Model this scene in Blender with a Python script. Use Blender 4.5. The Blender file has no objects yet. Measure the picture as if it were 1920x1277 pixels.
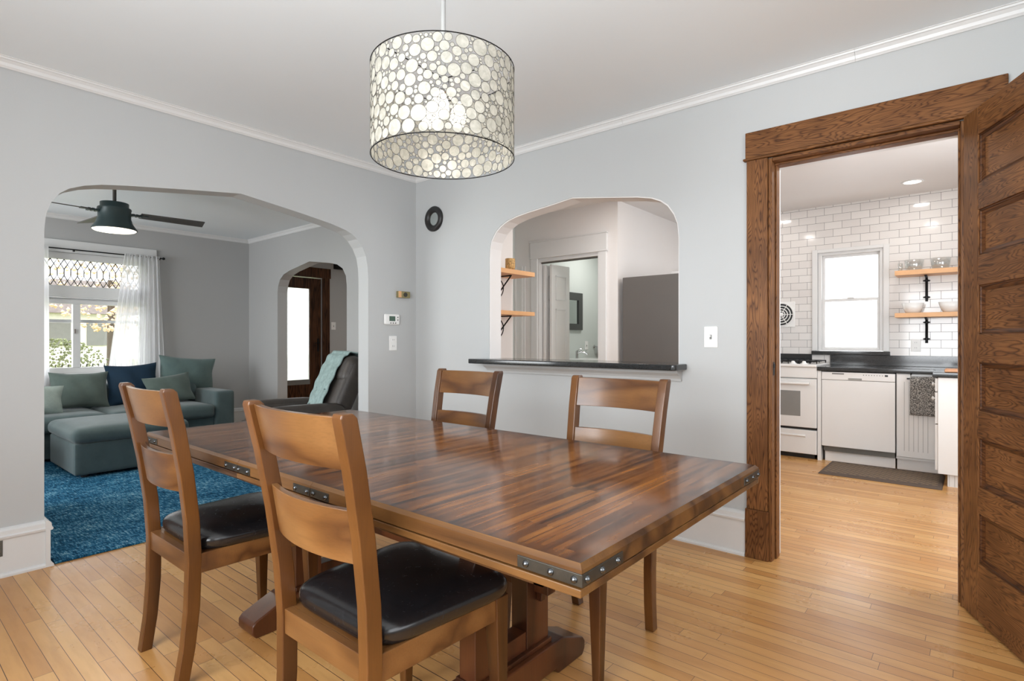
import bpy, math, random
from mathutils import Vector, Matrix
PI = math.pi
S = bpy.context.scene
COL = S.collection

# ------------------------------------------------------------------ camera, world, light, exposure
HEAD = math.radians(129.887)
cam_d = bpy.data.cameras.new('camera')
cam_d.sensor_width = 36.0
cam_d.lens = 1041.0 / 1920.0 * 36.0
cam_d.clip_start = 0.02
cam_d.clip_end = 400
cam = bpy.data.objects.new('camera', cam_d)
COL.objects.link(cam)
cam.location = (3.710, -3.146, 1.17)
cam.rotation_euler = (PI / 2, 0, HEAD - PI / 2)
S.camera = cam

w = bpy.data.worlds.new('daylight_sky')
S.world = w
w.use_nodes = True
bg = w.node_tree.nodes['Background']
bg.inputs[0].default_value = (0.93, 0.96, 1.0, 1)
bg.inputs[1].default_value = 4.0

S.view_settings.view_transform = 'Standard'
S.view_settings.look = 'None'
S.view_settings.gamma = 1.0
S.view_settings.use_curve_mapping = False
S.view_settings.exposure = 0.0

def area(name, loc, rot, sx, sy, power, col=(1, 1, 1), shape='RECTANGLE', spread=None):
    l = bpy.data.lights.new(name, 'AREA')
    l.shape = shape
    l.size = sx
    if shape in ('RECTANGLE', 'ELLIPSE'):
        l.size_y = sy
    l.energy = power
    l.color = col
    if spread is not None:
        l.spread = spread
    o = bpy.data.objects.new(name, l)
    COL.objects.link(o)
    o.location = loc
    o.rotation_euler = rot
    return o

# daylight coming in through the windows behind and beside the camera, plus an added kitchen fill
area('daylight_behind', (2.75, -4.42, 1.50), (PI / 2, 0, 0), 2.6, 1.5, 60, (0.93, 0.97, 1.0), spread=math.radians(128))
area('daylight_right', (4.58, -2.6, 1.50), (PI / 2, 0, PI / 2), 1.8, 1.5, 4, (0.93, 0.97, 1.0))
area('daylight_living_side', (-2.2, -5.18, 1.45), (PI / 2, 0, 0), 2.2, 1.5, 85, (0.93, 0.97, 1.0))
area('kitchen_side_fill', (4.58, 1.15, 1.55), (PI / 2, 0, PI / 2), 1.7, 1.4, 27, (0.95, 0.98, 1.0))  # unseen fill light, added to brighten the kitchen

def point(name, loc, power, r, col):
    l = bpy.data.lights.new(name, 'POINT')
    l.energy = power
    l.shadow_soft_size = r
    l.color = col
    o = bpy.data.objects.new(name, l)
    COL.objects.link(o)
    o.location = loc
    return o

# ------------------------------------------------------------------ node helpers / materials
MATS = {}
class NT:
    def __init__(s, name):
        s.m = bpy.data.materials.new(name)
        s.m.use_nodes = True
        s.t = s.m.node_tree
        s.n = s.t.nodes
        s.b = s.n['Principled BSDF']
        s.out = s.n['Material Output']
        MATS[name] = s.m
    def new(s, typ, **kw):
        nd = s.n.new(typ)
        for k, v in kw.items():
            setattr(nd, k, v)
        return nd
    def lk(s, a, b):
        s.t.links.new(a, b)
    def put(s, inp, v):
        if hasattr(v, 'is_output'):
            s.lk(v, inp)
        else:
            inp.default_value = v
    def math(s, op, a, b=None, c=None):
        nd = s.new('ShaderNodeMath', operation=op)
        s.put(nd.inputs[0], a)
        if b is not None: s.put(nd.inputs[1], b)
        if c is not None: s.put(nd.inputs[2], c)
        return nd.outputs[0]
    def coord(s, which='Object'):
        return s.new('ShaderNodeTexCoord').outputs[which]
    def mapping(s, vec, scale=(1, 1, 1), loc=(0, 0, 0), rot=(0, 0, 0)):
        nd = s.new('ShaderNodeMapping')
        s.lk(vec, nd.inputs[0])
        nd.inputs['Location'].default_value = loc
        nd.inputs['Rotation'].default_value = rot
        nd.inputs['Scale'].default_value = scale
        return nd.outputs[0]
    def noise(s, vec, scale=5, detail=2, rough=0.5, dist=0.0):
        nd = s.new('ShaderNodeTexNoise')
        s.lk(vec, nd.inputs['Vector'])
        nd.inputs['Scale'].default_value = scale
        nd.inputs['Detail'].default_value = detail
        nd.inputs['Roughness'].default_value = rough
        nd.inputs['Distortion'].default_value = dist
        return nd.outputs[0]
    def ramp(s, fac, stops, interp='LINEAR'):
        nd = s.new('ShaderNodeValToRGB')
        s.lk(fac, nd.inputs[0])
        cr = nd.color_ramp
        cr.interpolation = interp
        while len(cr.elements) < len(stops):
            cr.elements.new(0.5)
        for e, (p, c) in zip(cr.elements, stops):
            e.position = p
            e.color = (*c, 1) if len(c) == 3 else c
        return nd.outputs[0]
    def mix(s, fac, a, b, mode='MIX'):
        nd = s.new('ShaderNodeMix', data_type='RGBA', blend_type=mode)
        s.put(nd.inputs[0], fac)
        s.put(nd.inputs[6], a if hasattr(a, 'is_output') else (*a, 1))
        s.put(nd.inputs[7], b if hasattr(b, 'is_output') else (*b, 1))
        return nd.outputs[2]
    def xyz(s, vec):
        nd = s.new('ShaderNodeSeparateXYZ')
        s.lk(vec, nd.inputs[0])
        return nd.outputs
    def comb(s, x, y, z):
        nd = s.new('ShaderNodeCombineXYZ')
        s.put(nd.inputs[0], x); s.put(nd.inputs[1], y); s.put(nd.inputs[2], z)
        return nd.outputs[0]
    def wn(s, vec):
        nd = s.new('ShaderNodeTexWhiteNoise', noise_dimensions='3D')
        s.lk(vec, nd.inputs['Vector'])
        return nd.outputs[0]
    def bump(s, h, strength=0.3, dist=0.01):
        nd = s.new('ShaderNodeBump')
        s.lk(h, nd.inputs['Height'])
        nd.inputs['Strength'].default_value = strength
        nd.inputs['Distance'].default_value = dist
        s.lk(nd.outputs[0], s.b.inputs['Normal'])

def lin(c):
    return tuple(((v / 255) / 12.92) if v / 255 <= 0.04045 else (((v / 255) + 0.055) / 1.055) ** 2.4 for v in c)

def plain(name, rgb, rough=0.5, metal=0.0, spec=None, var=0.06, vscale=6.0, bump=0.0, bscale=200):
    t = NT(name)
    c = t.coord()
    base = lin(rgb)
    n = t.noise(c, vscale, 3, 0.6)
    col = t.ramp(n, [(0.3, tuple(v * (1 - var) for v in base)), (0.7, tuple(min(1, v * (1 + var)) for v in base))])
    t.lk(col, t.b.inputs['Base Color'])
    t.b.inputs['Roughness'].default_value = rough
    t.b.inputs['Metallic'].default_value = metal
    if spec is not None:
        t.b.inputs['Specular IOR Level'].default_value = spec
    if bump:
        t.bump(t.noise(c, bscale, 2), bump, 0.004)
    return t.m

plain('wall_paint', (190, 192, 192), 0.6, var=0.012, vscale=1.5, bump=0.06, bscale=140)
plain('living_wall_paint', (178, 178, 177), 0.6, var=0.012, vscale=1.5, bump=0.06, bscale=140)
plain('ceiling_paint', (240, 246, 249), 0.75, var=0.01, vscale=1.2)
plain('kitchen_paint', (232, 229, 227), 0.6, var=0.01, vscale=2)
plain('bathroom_paint', (206, 212, 208), 0.6, var=0.01, vscale=2)
plain('white_trim', (222, 222, 221), 0.35, var=0.012)
plain('white_cabinet', (228, 227, 225), 0.35, var=0.01)
plain('white_enamel', (232, 231, 229), 0.2, var=0.006)
plain('white_plastic', (238, 238, 236), 0.35, var=0.01)
plain('grey_plastic', (120, 120, 118), 0.45)
plain('black_iron', (26, 26, 27), 0.45, 0.6)
plain('dark_plastic', (32, 33, 35), 0.4)
plain('vent_steel', (104, 102, 96), 0.5, 0.3)
plain('brass', (158, 146, 104), 0.35, 0.6)
plain('bracket_metal', (88, 86, 80), 0.36, 0.85, var=0.2, vscale=30)
plain('stud_metal', (96, 98, 100), 0.25, 0.95)
plain('chrome', (200, 200, 200), 0.12, 1.0)
plain('dark_steel', (108, 105, 102), 0.42, 0.35, var=0.05, vscale=1.2)
plain('fan_green', (42, 60, 62), 0.4, 0.1)
plain('fan_rod', (78, 76, 72), 0.35, 0.7)
plain('fan_blade_grey', (90, 88, 86), 0.5)
plain('granite', (44, 46, 47), 0.12, var=0.5, vscale=160, spec=0.6)
plain('shelf_pine', (222, 172, 124), 0.45, var=0.06, vscale=9)
plain('leather_dark', (62, 56, 52), 0.42, var=0.2, vscale=9, bump=0.3, bscale=60)
plain('knit_teal', (150, 172, 170), 0.9, var=0.2, vscale=24, bump=0.9, bscale=90)
plain('wicker', (198, 160, 104), 0.7, var=0.5, vscale=70, bump=0.8, bscale=90)
plain('mirror_frame', (70, 72, 70), 0.5)
plain('round_frame', (34, 33, 33), 0.42)
plain('mirror_glass', (205, 212, 210), 0.03, 1.0, var=0.0)
plain('ceramic', (232, 232, 230), 0.15, var=0.01)
plain('lcd', (74, 98, 84), 0.2, var=0.02)
plain('oven_glass', (138, 137, 134), 0.08, 0.0, var=0.03)
plain('grey_linen', (150, 150, 146), 0.9, var=0.1)
plain('navy_velvet', (8, 42, 64), 0.85, var=0.12, vscale=12)
plain('pale_throw', (158, 172, 166), 0.9, var=0.1, vscale=14, bump=0.5, bscale=120)
plain('hedge_leaf', (120, 126, 92), 0.8, var=0.6, vscale=5)
plain('autumn_leaf', (224, 196, 172), 0.8, var=0.25, vscale=4)
plain('yellow_leaf', (208, 208, 164), 0.8, var=0.25, vscale=4)
plain('lawn', (150, 156, 90), 0.9, var=0.3, vscale=1.2)
plain('bark', (84, 72, 60), 0.9, var=0.3)
plain('house_white', (226, 224, 218), 0.7)
plain('house_roof', (120, 110, 104), 0.8, var=0.2)
plain('porch_paint', (186, 188, 190), 0.6)
plain('board_wood', (206, 150, 112), 0.5, var=0.15, vscale=20)

def fabric(name, rgb, rgb2, sc=260):
    t = NT(name)
    c = t.coord()
    n = t.noise(c, 5, 4, 0.65)
    col = t.ramp(n, [(0.3, lin(rgb)), (0.75, lin(rgb2))])
    t.lk(col, t.b.inputs['Base Color'])
    t.b.inputs['Roughness'].default_value = 0.92
    t.b.inputs['Specular IOR Level'].default_value = 0.15
    t.b.inputs['Sheen Weight'].default_value = 0.25
    t.bump(t.noise(c, sc, 2), 0.25, 0.003)
fabric('teal_fabric', (70, 84, 85), (84, 99, 100))
fabric('teal_pillow', (84, 103, 102), (100, 119, 116))
fabric('green_grey_pillow', (82, 95, 90), (98, 110, 104))

def wood(name, cols, axis='Z', ring=14.0, ns=3.0, stretch=0.1, rough=0.38, pore=0.35, mid=0.0, coat=0.0):
    """contour-line grain running along `axis`; cols = (light, mid, dark)"""
    t = NT(name)
    info = t.new('ShaderNodeObjectInfo')
    sc = {'X': (stretch, 1, 1), 'Y': (1, stretch, 1), 'Z': (1, 1, stretch)}[axis]
    v = t.coord()
    add = t.new('ShaderNodeVectorMath', operation='ADD')
    t.lk(v, add.inputs[0])
    t.lk(t.comb(t.math('MULTIPLY', info.outputs['Random'], 3.1), t.math('MULTIPLY', info.outputs['Random'], 1.7), t.math('MULTIPLY', info.outputs['Random'], 2.3)), add.inputs[1])
    c = t.mapping(add.outputs[0], sc)
    n = t.noise(c, ns, 3, 0.5, 0.15)
    r = t.math('PINGPONG', t.math('MULTIPLY', n, ring), 0.5)
    r = t.math('MULTIPLY', r, 2.0)
    sc2 = {'X': (0.03, 1, 1), 'Y': (1, 0.03, 1), 'Z': (1, 1, 0.03)}[axis]
    p = t.noise(t.mapping(add.outputs[0], sc2), 260, 2, 0.6)
    col = t.ramp(r, [(0.0, lin(cols[2])), (0.34, lin(cols[1])), (0.75, lin(cols[0]))])
    pr = t.ramp(p, [(0.35, (1 - pore, 1 - pore, 1 - pore)), (0.55, (1, 1, 1))])
    col = t.mix(1.0, col, pr, 'MULTIPLY')
    lo = t.noise(add.outputs[0], 4.0, 2)
    col = t.mix(1.0, col, t.ramp(lo, [(0.32, (0.74, 0.71, 0.70)), (0.66, (1.12, 1.12, 1.12))]), 'MULTIPLY')
    t.lk(col, t.b.inputs['Base Color'])
    t.b.inputs['Roughness'].default_value = rough
    t.b.inputs['Coat Weight'].default_value = coat
    if 'oak' in name: t.b.inputs['Specular IOR Level'].default_value = 0.16
    t.b.inputs['Coat Roughness'].default_value = 0.15
    t.bump(p, 0.08, 0.002)
oakc = ((134, 91, 54), (122, 80, 47), (84, 55, 34))
wood('oak_vertical', oakc, 'Z', 52, 7.5, 0.11, 0.42, 0.3)
wood('oak_moulding_shade', ((104, 66, 38), (92, 57, 33), (64, 40, 25)), 'X', 20, 7.5, 0.11, 0.42, 0.3)  # darker oak: shade of the panel recesses put into the moulding colour
wood('oak_horizontal', oakc, 'X', 52, 7.5, 0.14, 0.42, 0.3)
wood('oak_dark', ((88, 58, 38), (72, 46, 30), (44, 28, 20)), 'Z', 18, 5, 0.10, 0.35, 0.3)
chc = ((104, 65, 29), (92, 55, 24), (68, 39, 17))
wood('chair_wood_vertical', chc, 'Z', 5, 3, 0.12, 0.30, 0.10, coat=0.25)
wood('chair_wood_across', ((128, 89, 50), (115, 76, 40), (84, 51, 26)), 'X', 4, 3.5, 0.25, 0.30, 0.10, coat=0.25)
wood('table_base_wood', ((96, 55, 31), (84, 46, 26), (62, 34, 20)), 'Z', 5, 3, 0.12, 0.33, 0.12, coat=0.2)
wood('table_edge_wood', ((110, 75, 39), (92, 60, 31), (62, 39, 21)), 'X', 5, 4, 0.08, 0.33, 0.15, coat=0.2)

# strip floor, boards along X (object coords are world coords)
def floor_mat():
    t = NT('maple_floor')
    v = t.xyz(t.coord())
    W = 0.057
    row = t.math('FLOOR', t.math('DIVIDE', v[1], W))
    rr = t.wn(t.comb(row, 3.0, 7.0))
    xo = t.math('ADD', v[0], t.math('MULTIPLY', rr, 9.0))
    L = t.math('ADD', 0.75, t.math('MULTIPLY', rr, 0.6))
    col_i = t.math('FLOOR', t.math('DIVIDE', xo, L))
    rnd = t.wn(t.comb(row, col_i, 1.0))
    fy = t.math('FRACT', t.math('DIVIDE', v[1], W))
    dy = t.math('MULTIPLY', t.math('MINIMUM', fy, t.math('SUBTRACT', 1.0, fy)), W)
    fx = t.math('FRACT', t.math('DIVIDE', xo, L))
    dx = t.math('MULTIPLY', t.math('MINIMUM', fx, t.math('SUBTRACT', 1.0, fx)), L)
    rowg = t.wn(t.comb(row, 11.0, 5.0))
    gw = t.math('ADD', 0.0009, t.math('MULTIPLY', t.math('POWER', rowg, 4.0), 0.0015))
    gap = t.math('MAXIMUM', t.math('LESS_THAN', dy, gw), t.math('LESS_THAN', dx, 0.0007))
    vec = t.comb(t.math('MULTIPLY', v[0], 0.14), v[1], t.math('MULTIPLY', rnd, 20.0))
    g = t.noise(vec, 24, 4, 0.6, 0.08)
    board = t.ramp(rnd, [(0.0, lin((192, 138, 80))), (0.35, lin((207, 154, 93))), (0.7, lin((216, 167, 105))), (1.0, lin((198, 142, 80)))])
    gr = t.ramp(g, [(0.3, (0.84, 0.80, 0.74)), (0.55, (1, 1, 1)), (0.8, (1.04, 1.04, 1.04))])
    col = t.mix(0.8, board, gr, 'MULTIPLY')
    wear = t.noise(t.coord(), 1.1, 4, 0.6)
    col = t.mix(1.0, col, t.ramp(wear, [(0.35, (0.93, 0.91, 0.9)), (0.6, (1.0, 1.0, 1.0))]), 'MULTIPLY')
    col = t.mix(gap, col, lin((66, 42, 26)))
    t.lk(col, t.b.inputs['Base Color'])
    rg = t.ramp(t.noise(t.coord(), 3.0, 4, 0.7), [(0.3, (0.24, 0.24, 0.24)), (0.7, (0.38, 0.38, 0.38))])
    t.lk(rg, t.b.inputs['Roughness'])
    t.bump(t.math('SUBTRACT', 1.0, gap), 0.25, 0.001)
floor_mat()

def tile_mat():
    t = NT('subway_tile')
    v = t.xyz(t.coord())
    TW, TH = 0.1645, 0.0783
    row = t.math('FLOOR', t.math('DIVIDE', v[2], TH))
    off = t.math('MULTIPLY', t.math('MODULO', t.math('ADD', row, 100.0), 2.0), TW / 2)
    fx = t.math('FRACT', t.math('DIVIDE', t.math('ADD', v[0], off), TW))
    dx = t.math('MULTIPLY', t.math('MINIMUM', fx, t.math('SUBTRACT', 1.0, fx)), TW)
    fz = t.math('FRACT', t.math('DIVIDE', v[2], TH))
    dz = t.math('MULTIPLY', t.math('MINIMUM', fz, t.math('SUBTRACT', 1.0, fz)), TH)
    g = t.math('LESS_THAN', t.math('MINIMUM', dx, dz), 0.0015)
    rnd = t.wn(t.comb(row, t.math('FLOOR', t.math('DIVIDE', t.math('ADD', v[0], off), TW)), 2.0))
    tc = t.ramp(rnd, [(0, lin((222, 218, 215))), (1, lin((230, 227, 224)))])
    t.lk(t.mix(g, tc, lin((112, 110, 108))), t.b.inputs['Base Color'])
    t.lk(t.math('ADD', 0.10, t.math('MULTIPLY', g, 0.6)), t.b.inputs['Roughness'])
    t.bump(t.math('SUBTRACT', 1.0, g), 0.3, 0.002)
tile_mat()

def table_mat():
    t = NT('table_top_wood')
    cv = t.new('ShaderNodeTexCoord').outputs['Object']
    v = t.xyz(cv)
    W = 0.083
    wob = t.math('MULTIPLY', t.noise(cv, 2.0, 1), 0.0)
    row = t.math('FLOOR', t.math('DIVIDE', v[0], W))
    rnd = t.wn(t.comb(row, 2.0, 3.0))
    seg = t.math('FLOOR', t.math('DIVIDE', t.math('ADD', v[1], t.math('MULTIPLY', rnd, 2.0)), 0.62))
    rn2 = t.wn(t.comb(row, seg, 5.0))
    vec = t.comb(v[0], t.math('MULTIPLY', v[1], 0.045), t.math('ADD', t.math('MULTIPLY', rn2, 0.12), t.math('MULTIPLY', rnd, 4.0)))
    g = t.noise(vec, 30, 2, 0.5, 0.25)
    g2 = t.noise(vec, 95, 3, 0.6, 0.2)
    gg = t.math('ADD', t.math('MULTIPLY', g, 0.75), t.math('MULTIPLY', g2, 0.25))
    col = t.ramp(gg, [(0.36, lin((52, 28, 16))), (0.44, lin((88, 50, 24))), (0.53, lin((122, 73, 33))), (0.66, lin((150, 97, 46)))])
    tone = t.ramp(rn2, [(0, (0.90, 0.88, 0.87)), (1, (1.06, 1.05, 1.04))])
    col = t.mix(1.0, col, tone, 'MULTIPLY')
    # burnished dark border of the finish (table runs 0.85..3.16 by -2.29..-1.22, object origin at its centre)
    ex = t.math('SUBTRACT', 1.155, t.math('ABSOLUTE', v[0]))
    ey = t.math('SUBTRACT', 0.535, t.math('ABSOLUTE', v[1]))
    e = t.math('MINIMUM', ex, ey)
    e = t.math('ADD', e, t.math('MULTIPLY', t.math('SUBTRACT', t.noise(cv, 7, 3), 0.5), 0.09))
    ef = t.ramp(e, [(0.01, (0.34, 0.30, 0.28)), (0.045, (0.72, 0.69, 0.67)), (0.10, (1, 1, 1))])
    col = t.mix(1.0, col, ef, 'MULTIPLY')
    t.lk(col, t.b.inputs['Base Color'])
    rg = t.ramp(t.noise(cv, 9, 4, 0.6), [(0.3, (0.11, 0.11, 0.11)), (0.7, (0.19, 0.19, 0.19))])
    t.lk(rg, t.b.inputs['Roughness'])
    t.b.inputs['Coat Weight'].default_value = 0.1
    t.b.inputs['Coat Roughness'].default_value = 0.1
    t.b.inputs['Specular IOR Level'].default_value = 0.34
    t.bump(g2, 0.05, 0.001)
table_mat()

def rug_mat():
    t = NT('blue_rug')
    c = t.coord()
    a = t.noise(t.mapping(c, (1, 6, 1)), 18, 3, 0.75)
    b = t.noise(t.mapping(c, (6, 1, 1)), 18, 3, 0.75)
    l = t.noise(c, 2.2, 4, 0.7)
    f = t.math('ADD', t.math('ADD', t.math('MULTIPLY', a, 0.4), t.math('MULTIPLY', b, 0.4)), t.math('MULTIPLY', l, 0.2))
    col = t.ramp(f, [(0.42, lin((12, 46, 70))), (0.49, lin((26, 84, 118))), (0.54, lin((62, 124, 154))), (0.61, lin((160, 190, 200)))])
    t.lk(col, t.b.inputs['Base Color'])
    t.b.inputs['Roughness'].default_value = 0.95
    t.b.inputs['Specular IOR Level'].default_value = 0.1
    t.bump(f, 0.8, 0.01)
rug_mat()

def leather_mat():
    t = NT('black_leather')
    c = t.coord()
    sc = t.noise(t.mapping(c, (1, 1, 1), rot=(0, 0, 0.6)), 34, 5, 0.75, 1.5)
    col = t.ramp(sc, [(0.35, lin((20, 20, 22))), (0.68, lin((26, 25, 27))), (0.9, lin((40, 39, 42)))])
    t.lk(col, t.b.inputs['Base Color'])
    t.lk(t.ramp(sc, [(0.3, (0.19, 0.19, 0.19)), (0.75, (0.30, 0.30, 0.30))]), t.b.inputs['Roughness'])
    t.b.inputs['Specular IOR Level'].default_value = 0.7
    t.bump(t.noise(c, 220, 2), 0.04, 0.001)
leather_mat()

def towel_mat():
    t = NT('speckled_towel')
    n = t.noise(t.coord(), 150, 2, 0.7)
    t.lk(t.ramp(n, [(0.42, lin((58, 57, 56))), (0.5, lin((120, 118, 114))), (0.6, lin((186, 182, 176)))]), t.b.inputs['Base Color'])
    t.b.inputs['Roughness'].default_value = 0.95
    t.bump(n, 0.6, 0.004)
towel_mat()

def mat_mat():
    t = NT('kitchen_mat_rubber')
    v = t.xyz(t.coord())
    a = t.math('ABSOLUTE', t.math('SUBTRACT', t.math('FRACT', t.math('MULTIPLY', t.math('ADD', v[0], v[1]), 14.0)), 0.5))
    b = t.math('ABSOLUTE', t.math('SUBTRACT', t.math('FRACT', t.math('MULTIPLY', t.math('SUBTRACT', v[0], v[1]), 14.0)), 0.5))
    l = t.math('MAXIMUM', t.math('LESS_THAN', a, 0.07), t.math('LESS_THAN', b, 0.07))
    l = t.math('MULTIPLY', l, t.math('LESS_THAN', t.math('ABSOLUTE', v[0]), 0.40))
    l = t.math('MULTIPLY', l, t.math('LESS_THAN', t.math('ABSOLUTE', v[1]), 0.24))
    t.lk(t.mix(l, lin((84, 70, 60)), lin((150, 126, 96))), t.b.inputs['Base Color'])
    t.b.inputs['Roughness'].default_value = 0.7
mat_mat()

def thin(name, trans=0.8, gloss=0.08, tint=(1, 1, 1), translucent=0.0, tcol=(1, 1, 1), rough=0.02):
    """thin see-through sheet: transparent + translucent + gloss"""
    t = NT(name)
    t.n.remove(t.b)
    tr = t.new('ShaderNodeBsdfTransparent'); tr.inputs[0].default_value = (*tint, 1)
    tl = t.new('ShaderNodeBsdfTranslucent'); tl.inputs[0].default_value = (*tcol, 1)
    df = t.new('ShaderNodeBsdfDiffuse'); df.inputs[0].default_value = (*tcol, 1)
    gl = t.new('ShaderNodeBsdfGlossy'); gl.inputs['Roughness'].default_value = rough
    m0 = t.new('ShaderNodeMixShader'); m0.inputs[0].default_value = 0.45
    t.lk(tl.outputs[0], m0.inputs[1]); t.lk(df.outputs[0], m0.inputs[2])
    m1 = t.new('ShaderNodeMixShader'); m1.inputs[0].default_value = translucent
    t.lk(tr.outputs[0], m1.inputs[1]); t.lk(m0.outputs[0], m1.inputs[2])
    m2 = t.new('ShaderNodeMixShader'); m2.inputs[0].default_value = gloss
    t.lk(m1.outputs[0], m2.inputs[1]); t.lk(gl.outputs[0], m2.inputs[2])
    t.lk(m2.outputs[0], t.out.inputs[0])
thin('window_glass', gloss=0.05)
thin('frosted_glass', gloss=0.03, translucent=0.55, tcol=(0.95, 0.97, 0.97))
thin('sheer_curtain', gloss=0.0, translucent=0.82, tcol=(0.95, 0.95, 0.96))
thin('clear_bowl_glass', gloss=0.16, tint=(0.93, 0.95, 0.95), translucent=0.08, tcol=(0.95, 0.95, 0.95))

def shell_mat():
    t = NT('capiz_shell')
    t.n.remove(t.b)
    c = t.coord()
    n = t.noise(c, 26, 4, 0.7, 1.0)
    col = t.ramp(n, [(0.3, lin((174, 172, 160))), (0.55, lin((202, 199, 187))), (0.75, lin((224, 221, 211)))])
    tl = t.new('ShaderNodeBsdfTranslucent'); t.lk(col, tl.inputs[0])
    df = t.new('ShaderNodeBsdfDiffuse'); t.lk(col, df.inputs[0])
    gl = t.new('ShaderNodeBsdfGlossy'); gl.inputs['Roughness'].default_value = 0.25
    tr = t.new('ShaderNodeBsdfTransparent')
    m0 = t.new('ShaderNodeMixShader'); m0.inputs[0].default_value = 0.70
    t.lk(tl.outputs[0], m0.inputs[1]); t.lk(df.outputs[0], m0.inputs[2])
    m1 = t.new('ShaderNodeMixShader'); m1.inputs[0].default_value = 0.08
    t.lk(m0.outputs[0], m1.inputs[1]); t.lk(gl.outputs[0], m1.inputs[2])
    m2 = t.new('ShaderNodeMixShader'); m2.inputs[0].default_value = 0.06
    t.lk(m1.outputs[0], m2.inputs[1]); t.lk(tr.outputs[0], m2.inputs[2])
    t.lk(m2.outputs[0], t.out.inputs[0])
shell_mat()

def emit(name, col, strength):
    t = NT(name)
    t.b.inputs['Base Color'].default_value = (*col, 1)
    t.b.inputs['Emission Color'].default_value = (*col, 1)
    t.b.inputs['Emission Strength'].default_value = strength
emit('lamp_bulb', (1.0, 0.93, 0.80), 3.8)
plain('pale_grey_metal', (172, 172, 170), 0.45)
emit('fan_light_glass', (1.0, 0.90, 0.74), 2.2)
emit('recessed_light', (1.0, 0.97, 0.92), 4.0)
M = MATS

# ------------------------------------------------------------------ mesh helpers
def wloc(o):
    v = Vector((0, 0, 0))
    while o is not None:
        v += o.location
        o = o.parent
    return v

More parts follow.
